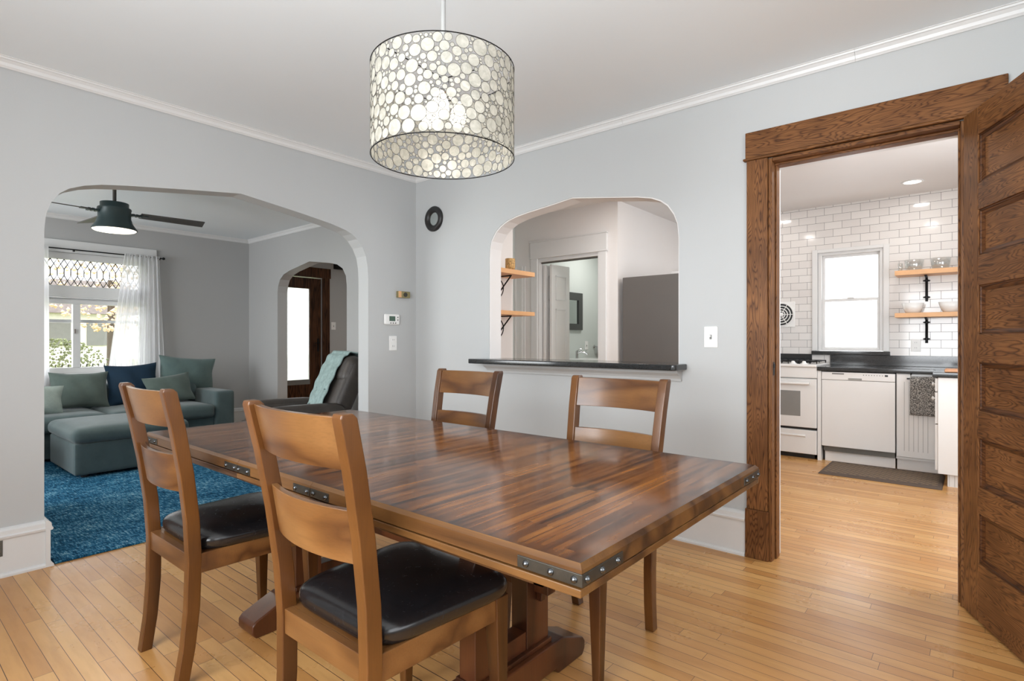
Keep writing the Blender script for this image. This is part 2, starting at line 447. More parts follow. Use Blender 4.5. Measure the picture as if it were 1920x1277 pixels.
class MB:
    def __init__(s):
        s.v = []; s.f = []; s.sm = []
    def add(s, vs, fs, smooth=False, mat=None):
        b = len(s.v)
        for p in vs:
            p = Vector(p)
            s.v.append(mat @ p if mat is not None else p)
        for f in fs:
            s.f.append([i + b for i in f]); s.sm.append(smooth)
        return s
    def box(s, x0, x1, y0, y1, z0, z1, mat=None):
        vs = [(x, y, z) for z in (z0, z1) for y in (y0, y1) for x in (x0, x1)]
        return s.add(vs, [(0, 2, 3, 1), (4, 5, 7, 6), (0, 1, 5, 4), (2, 6, 7, 3), (0, 4, 6, 2), (1, 3, 7, 5)], False, mat)
    def hexa(s, bot, top):
        return s.add(list(bot) + list(top), [(3, 2, 1, 0), (4, 5, 6, 7), (0, 1, 5, 4), (1, 2, 6, 5), (2, 3, 7, 6), (3, 0, 4, 7)])
    def prism(s, pts, axis, a0, a1, smooth=False):
        """polygon in the plane normal to axis ('x': (y,z), 'y': (x,z), 'z': (x,y)), extruded from a0 to a1"""
        def mk(p, a):
            return {'x': (a, p[0], p[1]), 'y': (p[0], a, p[1]), 'z': (p[0], p[1], a)}[axis]
        ar = sum(pts[i][0] * pts[(i + 1) % len(pts)][1] - pts[(i + 1) % len(pts)][0] * pts[i][1] for i in range(len(pts)))
        if (ar < 0): pts = pts[::-1]
        n = len(pts)
        vs = [mk(p, a0) for p in pts] + [mk(p, a1) for p in pts]
        flip = (axis == 'y') ^ (a1 < a0)
        fs = [list(range(n))[::-1], list(range(n, 2 * n))] + [[i, (i + 1) % n, n + (i + 1) % n, n + i] for i in range(n)]
        if flip: fs = [f[::-1] for f in fs]
        b = len(s.v)
        s.add(vs, fs)
        if smooth:
            for k in range(len(s.sm) - n, len(s.sm)): s.sm[k] = True
        return s
    def cyl(s, p0, p1, r0, r1=None, n=20, caps=True):
        if r1 is None: r1 = r0
        p0 = Vector(p0); p1 = Vector(p1)
        d = (p1 - p0).normalized()
        a = d.orthogonal().normalized(); b = d.cross(a)
        vs = [p0 + (a * math.cos(t) + b * math.sin(t)) * r0 for t in [2 * PI * i / n for i in range(n)]]
        vs += [p1 + (a * math.cos(t) + b * math.sin(t)) * r1 for t in [2 * PI * i / n for i in range(n)]]
        s.add(vs, [[i, (i + 1) % n, n + (i + 1) % n, n + i] for i in range(n)], True)
        if caps:
            s.add(vs[:n], [list(range(n))[::-1]]); s.add(vs[n:], [list(range(n))])
        return s
    def tube(s, path, r, n=8, closed=False):
        path = [Vector(p) for p in path]
        m = len(path)
        rings = []
        up = None
        for i, p in enumerate(path):
            if closed: d = path[(i + 1) % m] - path[i - 1]
            else: d = path[min(i + 1, m - 1)] - path[max(i - 1, 0)]
            d.normalize()
            if up is None: up = d.orthogonal().normalized()
            a = (up - d * up.dot(d))
            a = a.normalized() if a.length > 1e-6 else d.orthogonal().normalized()
            up = a
            b = d.cross(a)
            rr = r[i] if isinstance(r, (list, tuple)) else r
            rings += [p + (a * math.cos(2 * PI * k / n) + b * math.sin(2 * PI * k / n)) * rr for k in range(n)]
        fs = []
        for i in range(m if closed else m - 1):
            j = (i + 1) % m
            fs += [[i * n + k, i * n + (k + 1) % n, j * n + (k + 1) % n, j * n + k] for k in range(n)]
        s.add(rings, fs, True)
        if not closed:
            s.add(rings[:n], [list(range(n))[::-1]]); s.add(rings[-n:], [list(range(n))])
        return s
    def lathe(s, prof, c=(0, 0, 0), n=40, mat=None, closed=False):
        """prof: list of (r, z)"""
        vs = []; fs = []
        for r, z in prof:
            vs += [(c[0] + r * math.cos(2 * PI * k / n), c[1] + r * math.sin(2 * PI * k / n), c[2] + z) for k in range(n)]
        L = len(prof)
        for i in range(L if closed else L - 1):
            j = (i + 1) % L
            fs += [[i * n + k, i * n + (k + 1) % n, j * n + (k + 1) % n, j * n + k] for k in range(n)]
        return s.add(vs, fs, True, mat)
    def grid(s, fn, nu, nv, closed_u=False):
        vs = [fn(i / (nu if closed_u else nu - 1), j / (nv - 1)) for j in range(nv) for i in range(nu)]
        fs = []
        for j in range(nv - 1):
            for i in range(nu if closed_u else nu - 1):
                k = (i + 1) % nu
                fs.append([j * nu + i, j * nu + k, (j + 1) * nu + k, (j + 1) * nu + i])
        return s.add(vs, fs, True)
    def build(s, name, mat, parent=None, local=False, bevel=0.0, seg=2, subsurf=0, loc=None, rot=None, smooth=None):
        me = bpy.data.meshes.new(name)
        vs = [Vector(v) for v in s.v]
        o = bpy.data.objects.new(name, me)
        if parent is not None:
            if not local:
                off = wloc(parent)
                vs = [v - off for v in vs]
            o.parent = parent
        elif not local:
            off = loc if loc is not None else Vector((
                (min(v.x for v in vs) + max(v.x for v in vs)) / 2, (min(v.y for v in vs) + max(v.y for v in vs)) / 2, min(v.z for v in vs)))
            off = Vector(off)
            vs = [v - off for v in vs]
            o.location = off
        me.from_pydata([tuple(v) for v in vs], [], s.f)
        for p, sm in zip(me.polygons, s.sm):
            p.use_smooth = sm if smooth is None else smooth
        me.materials.append(M[mat])
        me.update()
        COL.objects.link(o)
        if rot is not None: o.rotation_euler = rot
        if bevel:
            md = o.modifiers.new('bevel', 'BEVEL'); md.width = bevel; md.segments = seg
            md.limit_method = 'ANGLE'; md.angle_limit = math.radians(35)
            for p in me.polygons: p.use_smooth = True
            wn = o.modifiers.new('wn', 'WEIGHTED_NORMAL'); wn.keep_sharp = True
        if subsurf:
            md = o.modifiers.new('sub', 'SUBSURF'); md.levels = subsurf; md.render_levels = subsurf
        return o

def thing(name, label, cat, loc=(0, 0, 0), rotz=0.0, group=None):
    o = bpy.data.objects.new(name, None)
    o.empty_display_size = 0.1
    COL.objects.link(o)
    o.location = loc; o.rotation_euler = (0, 0, rotz)
    o['label'] = label; o['category'] = cat
    if group: o['group'] = group
    return o
def tag(o, label, cat, group=None, kind=None):
    o['label'] = label; o['category'] = cat
    if group: o['group'] = group
    if kind: o['kind'] = kind
    return o
def struct(o, label=None):
    o['kind'] = 'structure'
    if label: o['label'] = label
    return o
def copy_tree(o, parent=None):
    c = o.copy(); COL.objects.link(c)
    if parent is not None: c.parent = parent
    for ch in list(o.children): copy_tree(ch, c)
    return c

# ------------------------------------------------------------------ the setting
CZ = 2.575      # ceiling, dining and living
KZ = 2.605      # ceiling, kitchen
XR, YB = 4.55, -4.40
LX, LY = -4.12, -5.15
def sst(mb, name, mat, label=None, **k):
    return struct(mb.build(name, mat, loc=(0, 0, 0), **k), label)

sst(MB().box(-4.4, 4.7, -5.3, 4.6, -0.12, 0.0), 'floor', 'maple_floor')
sst(MB().box(-4.25, 4.7, -5.3, 0.0, CZ, CZ + 0.1).box(-4.25, -0.6, 0.0, 3.2, CZ, CZ + 0.1), 'ceiling', 'ceiling_paint')
sst(MB().box(-0.599, 4.7, 0.001, 4.6, KZ, KZ + 0.1), 'ceiling_kitchen', 'kitchen_paint')

def arch(pts_l, apex, pts_r):
    return pts_l + [apex] + pts_r
archA = [(-2.492, 0.0), (-2.492, 1.74), (-2.484, 1.83), (-2.463, 1.893), (-2.428, 1.948), (-2.388, 1.980), (-2.322, 2.010), (-2.247, 2.031),
         (-2.122, 2.052), (-1.800, 2.096), (-1.488, 2.136), (-1.238, 2.105), (-1.033, 2.078), (-0.824, 2.046), (-0.698, 2.018),
         (-0.640, 1.995), (-0.592, 1.962), (-0.545, 1.905), (-0.512, 1.838), (-0.496, 1.755), (-0.490, 1.66), (-0.490, 0.0)]
sst(MB().prism([(YB - 0.75, 0.0)] + archA + [(0.0, 0.0), (0.0, CZ), (YB - 0.75, CZ)], 'x', -0.13, 0.0), 'wall_left', 'wall_paint')

# wall between dining room and kitchen: pass-through + doorway
archB = [(0.853, 1.03), (0.853, 1.80), (0.858, 1.87), (0.873, 1.932), (0.917, 1.995), (0.967, 2.032), (1.03, 2.062), (1.12, 2.084), (1.221, 2.098),
         (1.420, 2.118), (1.612, 2.140), (1.880, 2.100), (2.10, 2.066), (2.19, 2.045), (2.25, 2.018), (2.297, 1.982), (2.335, 1.926), (2.358, 1.862), (2.366, 1.78), (2.366, 1.03)]
upper = [(-0.13, 1.03)] + archB + [(2.862, 1.03), (2.862, 2.14), (3.67, 2.14), (3.67, 0.0), (XR, 0.0), (XR, CZ), (-0.13, CZ)]
sst(MB().prism(upper, 'y', 0.0, 0.124).prism([(-0.13, 0), (2.862, 0), (2.862, 1.03), (-0.13, 1.03)], 'y', 0.0, 0.124), 'wall_back', 'wall_paint')
# white painted kitchen face of that wall
up2 = [(0.18, 1.03)] + archB + [(2.862, 1.03), (2.862, 2.14), (3.67, 2.14), (3.67, 0.0), (XR, 0.0), (XR, KZ), (0.18, KZ)]
sst(MB().prism(up2, 'y', 0.1245, 0.132).prism([(0.18, 0), (2.862, 0), (2.862, 1.03), (0.18, 1.03)], 'y', 0.1245, 0.132), 'wall_kitchen_near', 'kitchen_paint')
sst(MB().prism([(p[0] * 1.0, p[1]) for p in archB] + [(p[0] + (0.006 if p[0] < 1.6 else -0.006), p[1] - (0.006 if p[1] > 1.9 else 0)) for p in archB[::-1]], 'y', 0.006, 0.131), 'trim_1', 'kitchen_paint')

def wall_holes(name, mat, axis, a0, a1, u0, u1, z0, z1, holes, label=None):
    mb = MB()
    us = sorted(set([u0, u1] + [h[0] for h in holes] + [h[1] for h in holes]))
    zs = sorted(set([z0, z1] + [h[2] for h in holes] + [h[3] for h in holes]))
    for i in range(len(us) - 1):
        for j in range(len(zs) - 1):
            uc = (us[i] + us[i + 1]) / 2; zc = (zs[j] + zs[j + 1]) / 2
            if any(h[0] < uc < h[1] and h[2] < zc < h[3] for h in holes): continue
            if axis == 'x': mb.box(a0, a1, us[i], us[i + 1], zs[j], zs[j + 1])
            else: mb.box(us[i], us[i + 1], a0, a1, zs[j], zs[j + 1])
    return sst(mb, name, mat, label)

wall_holes('wall_right', 'wall_paint', 'x', XR, XR + 0.13, YB, 4.6, 0, KZ, [(-3.5, -1.7, 0.75, 2.25), (0.3, 2.0, 0.85, 2.25)])
wall_holes('wall_behind', 'wall_paint', 'y', YB - 0.13, YB, 0.0, XR + 0.13, 0, CZ, [(1.45, 4.05, 0.75, 2.25)])
# living room shell
WY0, WY1 = -2.95, -0.80   # living window opening (y)
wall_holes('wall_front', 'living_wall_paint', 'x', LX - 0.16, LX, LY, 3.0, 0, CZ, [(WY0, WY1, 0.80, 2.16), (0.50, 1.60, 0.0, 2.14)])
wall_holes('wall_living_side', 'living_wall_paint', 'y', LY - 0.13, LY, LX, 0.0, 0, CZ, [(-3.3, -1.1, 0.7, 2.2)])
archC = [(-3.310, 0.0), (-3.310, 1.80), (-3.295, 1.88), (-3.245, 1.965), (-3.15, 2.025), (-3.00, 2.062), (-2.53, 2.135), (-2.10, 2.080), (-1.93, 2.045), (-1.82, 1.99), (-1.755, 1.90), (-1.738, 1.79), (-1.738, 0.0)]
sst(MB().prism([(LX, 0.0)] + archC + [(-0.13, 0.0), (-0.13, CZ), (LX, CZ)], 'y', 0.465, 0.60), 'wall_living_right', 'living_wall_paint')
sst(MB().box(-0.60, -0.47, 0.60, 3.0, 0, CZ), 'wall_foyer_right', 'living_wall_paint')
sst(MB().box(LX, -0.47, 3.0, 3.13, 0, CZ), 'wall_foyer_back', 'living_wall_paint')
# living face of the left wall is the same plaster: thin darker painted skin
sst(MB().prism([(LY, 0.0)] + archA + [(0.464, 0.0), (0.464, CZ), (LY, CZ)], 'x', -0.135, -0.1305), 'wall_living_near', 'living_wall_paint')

# kitchen shell
wall_holes('wall_kitchen_back', 'subway_tile', 'y', 3.54, 3.66, 0.90, XR, 0, KZ, [(2.40, 3.00, 1.06, 2.11)])
wall_holes('wall_bathroom_front', 'kitchen_paint', 'y', 1.90, 2.00, -0.46, 0.90, 0, KZ, [(-0.12, 0.68, 0, 2.10)])
sst(MB().box(0.80, 0.90, 2.0, 4.5, 0, KZ), 'wall_kitchen_left', 'kitchen_paint')
sst(MB().box(-0.46, 0.18, 0.124, 1.09, 0, KZ), 'wall_shelf_side', 'kitchen_paint')
sst(MB().box(-0.52, -0.4605, 0.124, 4.4, 0, KZ), 'wall_bathroom_left', 'bathroom_paint')
sst(MB().box(-0.4595, 0.80, 4.35, 4.45, 0, KZ), 'wall_bathroom_back', 'bathroom_paint')
sst(MB().box(0.785, 0.7995, 2.0, 4.35, 0, KZ - 0.001).box(-0.4595, -0.121, 2.0005, 2.006, 0, KZ).box(0.681, 0.7995, 2.0005, 2.006, 0, KZ), 'wall_bathroom_right', 'bathroom_paint')

# crown mouldings
CP = [(0, 0), (0, -0.048), (0.006, -0.050), (0.010, -0.044), (0.014, -0.040), (0.018, -0.026), (0.028, -0.014), (0.034, -0.012), (0.036, -0.004), (0.042, -0.003), (0.042, 0)]
def crown_x(name, x0, x1, y, sgn, z=CZ, mat='white_trim'):   # runs along x on a wall whose room side is sgn*y
    mb = MB(); mb.prism([(y + sgn * p, z + q) for p, q in CP], 'x', x0, x1)
    return sst(mb, name, mat)
def crown_y(name, y0, y1, x, sgn, z=CZ, mat='white_trim'):
    mb = MB(); mb.prism([(x + sgn * p, z + q) for p, q in CP], 'y', y0, y1)
    return sst(mb, name, mat)
crown_x('trim_2', 0.0, 2.0, 0.0, -1); crown_x('trim_3', 2.001, 3.26, 0.0, -1); crown_x('trim_4', 3.261, XR, 0.0, -1)
crown_y('trim_5', YB, -0.001, 0.0, 1)
crown_y('trim_6', LY, 0.465, LX, 1); crown_x('trim_7', LX, -0.135, 0.465, -1)
crown_y('trim_27', YB, -0.001, XR, -1)

# baseboards (board, cap moulding, shoe)
BP = [(0, 0), (0.034, 0), (0.034, 0.010), (0.028, 0.018), (0.020, 0.020), (0.020, 0.188), (0.030, 0.190), (0.032, 0.200), (0.026, 0.206), (0.024, 0.226), (0.014, 0.236), (0.0, 0.240)]
def base_x(name, x0, x1, y, sgn):
    return sst(MB().prism([(y + sgn * p, q) for p, q in BP], 'x', x0, x1), name, 'white_trim')
def base_y(name, y0, y1, x, sgn):
    return sst(MB().prism([(x + sgn * p, q) for p, q in BP], 'y', y0, y1), name, 'white_trim')
base_x('baseboard_back', 0.035, 2.748, 0.0, -1)
bl = base_y('baseboard_left', YB, -2.492, 0.0, 1)
base_y('baseboard_left_corner', -0.490, -0.001, 0.0, 1)
base_x('baseboard_arch', -0.13, 0.033, -2.492, 1)
base_x('baseboard_arch_right', -0.13, 0.033, -0.490, -1)
base_y('baseboard_front', -0.685, 0.42, LX, 1)
base_x('baseboard_living_right', -4.08, -3.31, 0.465, -1)
base_x('baseboard_back_right', 3.82, XR, 0.0, -1)

# door casing in oak
t_ = MB().box(2.756, 2.864, -0.026, 0.0, 0.262, 2.140)
cas = sst(t_, 'trim_8', 'oak_vertical', bevel=0.004)
sst(MB().box(2.750, 2.869, -0.032, 0.0, 0.0, 0.262), 'trim_9', 'oak_vertical', bevel=0.003)
sst(MB().box(2.738, 3.825, -0.032, 0.0, 2.140, 2.154), 'trim_10', 'oak_horizontal', bevel=0.006, seg=3)
sst(MB().box(2.750, 3.815, -0.028, 0.0, 2.154, 2.292), 'trim_11', 'oak_horizontal', bevel=0.004)
sst(MB().box(3.675, 3.815, -0.026, 0.0, 0.0, 2.140), 'trim_12', 'oak_vertical', bevel=0.004)
# jambs and stops
sst(MB().box(2.8645, 2.884, -0.018, 0.10, 0, 2.135).box(2.884, 2.892, 0.040, 0.10, 0, 2.123), 'trim_13', 'oak_vertical', bevel=0.004)
sst(MB().box(3.657, 3.677, -0.010, 0.10, 0, 2.135).box(3.648, 3.657, 0.032, 0.10, 0, 2.123), 'trim_14', 'oak_vertical', bevel=0.004)
sst(MB().box(2.884, 3.657, -0.018, 0.10, 2.117, 2.137).box(2.884, 3.657, 0.032, 0.10, 2.105, 2.117), 'trim_15', 'oak_horizontal', bevel=0.004)
sst(MB().box(2.80, 2.884, 0.132, 0.150, 0, 2.125).box(2.8645, 2.884, 0.1002, 0.132, 0, 2.125).box(3.646, 3.71, 0.10, 0.145, 0, 2.125).box(2.86, 3.71, 0.10, 0.145, 2.107, 2.20), 'trim_16', 'white_trim', bevel=0.003)
sp = MB().box(2.8842, 2.8865, 0.0, 0.024, 0.985, 1.055).box(2.8865, 2.890, 0.004, 0.02, 1.025, 1.045)
tag(sp.build('strike_plate', 'black_iron'), 'small dark metal strike plate on the left oak door jamb', 'strike plate')

# ------------------------------------------------------------------ the oak door, open into the dining room
def oak_door():
    L, H, T = 0.745, 2.128, 0.042
    ux, uy = 0.406, -0.914
    hx, hy = 3.668, -0.040
    d = bpy.data.objects.new('door_1', None); COL.objects.link(d)
    d.location = (hx, hy, 0.010)
    d.rotation_euler = (0, 0, math.atan2(uy, ux))
    d['kind'] = 'structure'; d['label'] = 'dark oak door with six stacked horizontal panels, open into the dining room'
    # local: x along the leaf from the hinge, y: face seen from the camera is y = 0 (leaf goes to +y) 
    zs = [(0.240, 0.445), (0.555, 0.757), (0.870, 1.070), (1.185, 1.388), (1.512, 1.700), (1.810, 2.012)]
    sw = 0.118
    MB().box(0, sw, 0, T, 0, H).build('stile', 'oak_vertical', d, local=True, bevel=0.003)
    MB().box(L - sw, L, 0, T, 0, H).build('stile', 'oak_vertical', d, local=True, bevel=0.003)
    edges = [0.0] + [v for z in zs for v in z] + [H]
    for k in range(0, len(edges), 2):
        MB().box(sw, L - sw, 0, T, edges[k], edges[k + 1]).build('rail', 'oak_horizontal', d, local=True, bevel=0.002)
    for z0, z1 in zs:
        MB().box(sw - 0.004, L - sw + 0.004, 0.0165, T - 0.0165, z0 - 0.004, z1 + 0.004).build('panel', 'oak_horizontal', d, local=True)
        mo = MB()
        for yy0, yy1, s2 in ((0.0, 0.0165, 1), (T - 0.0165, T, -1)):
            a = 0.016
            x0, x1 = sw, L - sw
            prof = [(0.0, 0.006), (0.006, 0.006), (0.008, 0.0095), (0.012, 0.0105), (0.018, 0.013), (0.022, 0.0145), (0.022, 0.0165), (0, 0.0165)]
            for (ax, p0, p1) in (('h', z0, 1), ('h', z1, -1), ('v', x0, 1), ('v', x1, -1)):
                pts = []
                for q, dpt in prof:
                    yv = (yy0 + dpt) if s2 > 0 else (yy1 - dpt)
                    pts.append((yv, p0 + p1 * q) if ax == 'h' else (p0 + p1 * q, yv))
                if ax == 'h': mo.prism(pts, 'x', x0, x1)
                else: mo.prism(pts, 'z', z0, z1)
        mo.build('panel_moulding', 'oak_moulding_shade', d, local=True)
    kn = MB().cyl((L - 0.06, -0.045, 0.93), (L - 0.06, T + 0.045, 0.93), 0.008).lathe([(0.0, -0.026), (0.018, -0.022), (0.026, 0.0), (0.018, 0.02), (0.0, 0.024)], mat=Matrix.Translation((L - 0.06, -0.058, 0.93)) @ Matrix.Rotation(PI / 2, 4, 'X'), n=20)
    kn.build('knob', 'bracket_metal', d, local=True)
oak_door()

# ------------------------------------------------------------------ pass-through counter
o = MB()
pts = []
x0, x1, y0, y1, r = 0.775, 2.415, -0.165, 0.19, 0.025
for cx_, cy_, a0 in ((x1 - r, y0 + r, -90), (x1 - r, -0.001, None), (x1 - r, y0, None)):
    pass
poly = [(x0, -0.001), (x0, y0 + r), (x0 + r * 0.3, y0 + r * 0.3), (x0 + r, y0), (x1 - r, y0), (x1 - r * 0.3, y0 + r * 0.3), (x1, y0 + r), (x1, -0.001), (2.360, -0.001), (2.360, y1), (0.859, y1), (0.859, -0.001)]
cnt = MB().prism(poly, 'z', 0.998, 1.033).build('stone_ledge', 'granite', bevel=0.007, seg=3)
tag(cnt, 'polished black stone ledge of the kitchen pass-through, above the two far chairs', 'counter')
o = MB().prism([(-0.001, 0.930), (-0.016, 0.930), (-0.020, 0.945), (-0.034, 0.960), (-0.055, 0.972), (-0.070, 0.980), (-0.070, 0.997), (-0.001, 0.997)], 'x', 0.85, 2.385)
sst(o, 'trim_17', 'wall_paint')

# ------------------------------------------------------------------ dining table
TX, TY = 2.005, -1.755
def dining_table():
    t = thing('dining_table', 'long dark striped wood dining table with studded metal corner straps on trestle feet', 'table', (TX, TY, 0))
    hx, hy = 1.155, 0.535
    def top(name, xa, xb, la=False, lb=False):
        # bevelled slab: local coordinates, object origin = table centre so the border of the finish follows the edges
        e = 0.009
        mb = MB()
        xa2 = xa + (e if la else 0.0006); xb2 = xb - (e if lb else 0.0006)
        xa1 = xa if la else xa + 0.0006; xb1 = xb if lb else xb - 0.0006
        z0, z1, z2 = 0.7195, 0.751, 0.760
        bot = [(xa1, -hy, z0), (xb1, -hy, z0), (xb1, hy, z0), (xa1, hy, z0)]
        mid = [(xa1, -hy, z1), (xb1, -hy, z1), (xb1, hy, z1), (xa1, hy, z1)]
        tp = [(xa2, -hy + e, z2), (xb2, -hy + e, z2), (xb2, hy - e, z2), (xa2, hy - e, z2)]
        mb.add(bot + mid + tp, [(3, 2, 1, 0), (0, 1, 5, 4), (1, 2, 6, 5), (2, 3, 7, 6), (3, 0, 4, 7), (4, 5, 9, 8), (5, 6, 10, 9), (6, 7, 11, 10), (7, 4, 8, 11), (8, 9, 10, 11)])
        ob = mb.build(name, 'table_top_wood', t, local=True)
        ob.data.materials.append(M['table_edge_wood'])
        for p in ob.data.polygons:
            if 1 <= p.index <= 8: p.material_index = 1
        return ob
    top('tabletop', -hx, -0.2375, la=True)
    top('table_leaf', -0.2375, 0.2325)
    top('tabletop', 0.2325, hx, lb=True)
    # lower moulding lip, under the tops
    for a, b in ((-hx, -0.2375), (-0.237, 0.232), (0.2325, hx)):
        lip = MB()
        lip.box(a + 0.0005, b - 0.0005, -hy - 0.003, hy + 0.003, 0.700, 0.7165)
        lip.box(a + (0.012 if a < -1 else 0.0005), b - (0.012 if b > 1 else 0.0005), -hy + 0.009, hy - 0.009, 0.716, 0.7205)
        lip.build('edge_moulding', 'table_edge_wood', t, local=True, bevel=0.003)
    fr = MB()
    fr.box(-0.98, 0.98, -0.42, -0.395, 0.632, 0.701).box(-0.98, 0.98, 0.395, 0.42, 0.632, 0.701)
    fr.box(-0.98, -0.955, -0.42, 0.42, 0.632, 0.701).box(0.955, 0.98, -0.42, 0.42, 0.632, 0.701)
    fr.build('apron', 'table_edge_wood', t, local=True)
    # trestle ends
    for s in (-1, 1):
        cx = 0.520 * s
        foot = [( -0.365, 0.0), (-0.21, 0.0), (-0.19, 0.022), (0.19, 0.022), (0.21, 0.0), (0.365, 0.0), (0.380, 0.022), (0.380, 0.050), (0.366, 0.066), (0.252, 0.112), (0.235, 0.118), (-0.235, 0.118), (-0.252, 0.112), (-0.366, 0.066), (-0.380, 0.050), (-0.380, 0.022)]
        MB().prism(foot, 'x', cx - 0.062, cx + 0.062).build('foot', 'table_base_wood', t, local=True, bevel=0.006)
        MB().box(cx - 0.046, cx + 0.046, -0.19, 0.19, 0.118, 0.135).build('base_block', 'table_base_wood', t, local=True, bevel=0.003)
        MB().box(cx - 0.05, cx + 0.05, -0.34, 0.34, 0.620, 0.700).build('crosspiece', 'table_base_wood', t, local=True, bevel=0.003)
        for k in (-1, 1):
            yc = 0.125 * k
            post = MB().box(cx - 0.034, cx + 0.034, yc - 0.060, yc + 0.060, 0.134, 0.622)
            post.build('column', 'table_base_wood', t, local=True, bevel=0.003)
        MB().box(cx - 0.030, cx + 0.030, -0.065, 0.065, 0.134, 0.195).build('spacer_block', 'table_base_wood', t, local=True, bevel=0.002)
    for k in (-1, 1):
        yc = 0.125 * k
        MB().box(-0.612, 0.612, yc - 0.022, yc + 0.022, 0.318, 0.366).build('stretcher', 'table_base_wood', t, local=True, bevel=0.003)
        for s in (-1, 1):
            w_ = MB().prism([(0.555, 0.285), (0.577, 0.285), (0.590, 0.400), (0.555, 0.400)], 'y', yc - 0.012, yc + 0.012)
            if s < 0: w_.v = [Vector((-v.x, v.y, v.z)) for v in w_.v]; w_.f = [f[::-1] for f in w_.f]
            w_.build('wedge', 'table_base_wood', t, local=True, bevel=0.003)
    # metal straps with round studs
    def strap(xa, xb, ya, yb, studs, nrm):
        mb = MB()
        mb.box(xa, xb, ya, yb, 0.7205, 0.744)
        o = mb.build('metal_strap', 'bracket_metal', t, local=True, bevel=0.001)
        for sx, sy in studs:
            st = MB()
            m4 = Matrix.Translation((sx, sy, 0.732)) @ (Matrix.Rotation(PI / 2, 4, 'X') if nrm[1] < 0 else Matrix.Rotation(-PI / 2, 4, 'X') if nrm[1] > 0 else Matrix.Rotation(PI / 2 * (1 if nrm[0] > 0 else -1), 4, 'Y'))
            st.lathe([(0.0072, -0.001), (0.0068, 0.002), (0.0048, 0.0048), (0.0, 0.006)], mat=m4, n=14)
            st.build('stud', 'stud_metal', o, local=True)
    for sy in (-1, 1):
        ys = sy * hy
        ya, yb = (ys - 0.0025, ys + 0.001) if sy < 0 else (ys - 0.001, ys + 0.0025)
        for c0, c1 in ((hx - 0.150, hx + 0.002), (-hx - 0.002, -hx + 0.150)):
            sgn = 1 if c0 > 0 else -1
            strap(c0, c1, ya, yb, [(sgn * (hx - q), ys + sy * 0.0025) for q in (0.015, 0.068, 0.128)], (0, sy))
        for sm in (-0.2375, 0.2325):
            for a, b in ((sm - 0.095, sm - 0.002), (sm + 0.002, sm + 0.095)):
                strap(a, b, ya, yb, [(a + 0.014, ys + sy * 0.0025), (b - 0.014, ys + sy * 0.0025)], (0, sy))
    for sx in (-1, 1):
        xs = sx * hx
        xa, xb = (xs - 0.001, xs + 0.0025) if sx > 0 else (xs - 0.0025, xs + 0.001)
        for sy in (-1, 1):
            a, b = sorted((sy * (hy + 0.002), sy * (hy - 0.150)))
            strap(xa, xb, a, b, [(xs + sx * 0.0025, sy * (hy - q)) for q in (0.015, 0.068, 0.128)], (sx, 0))
    return t
dining_table()

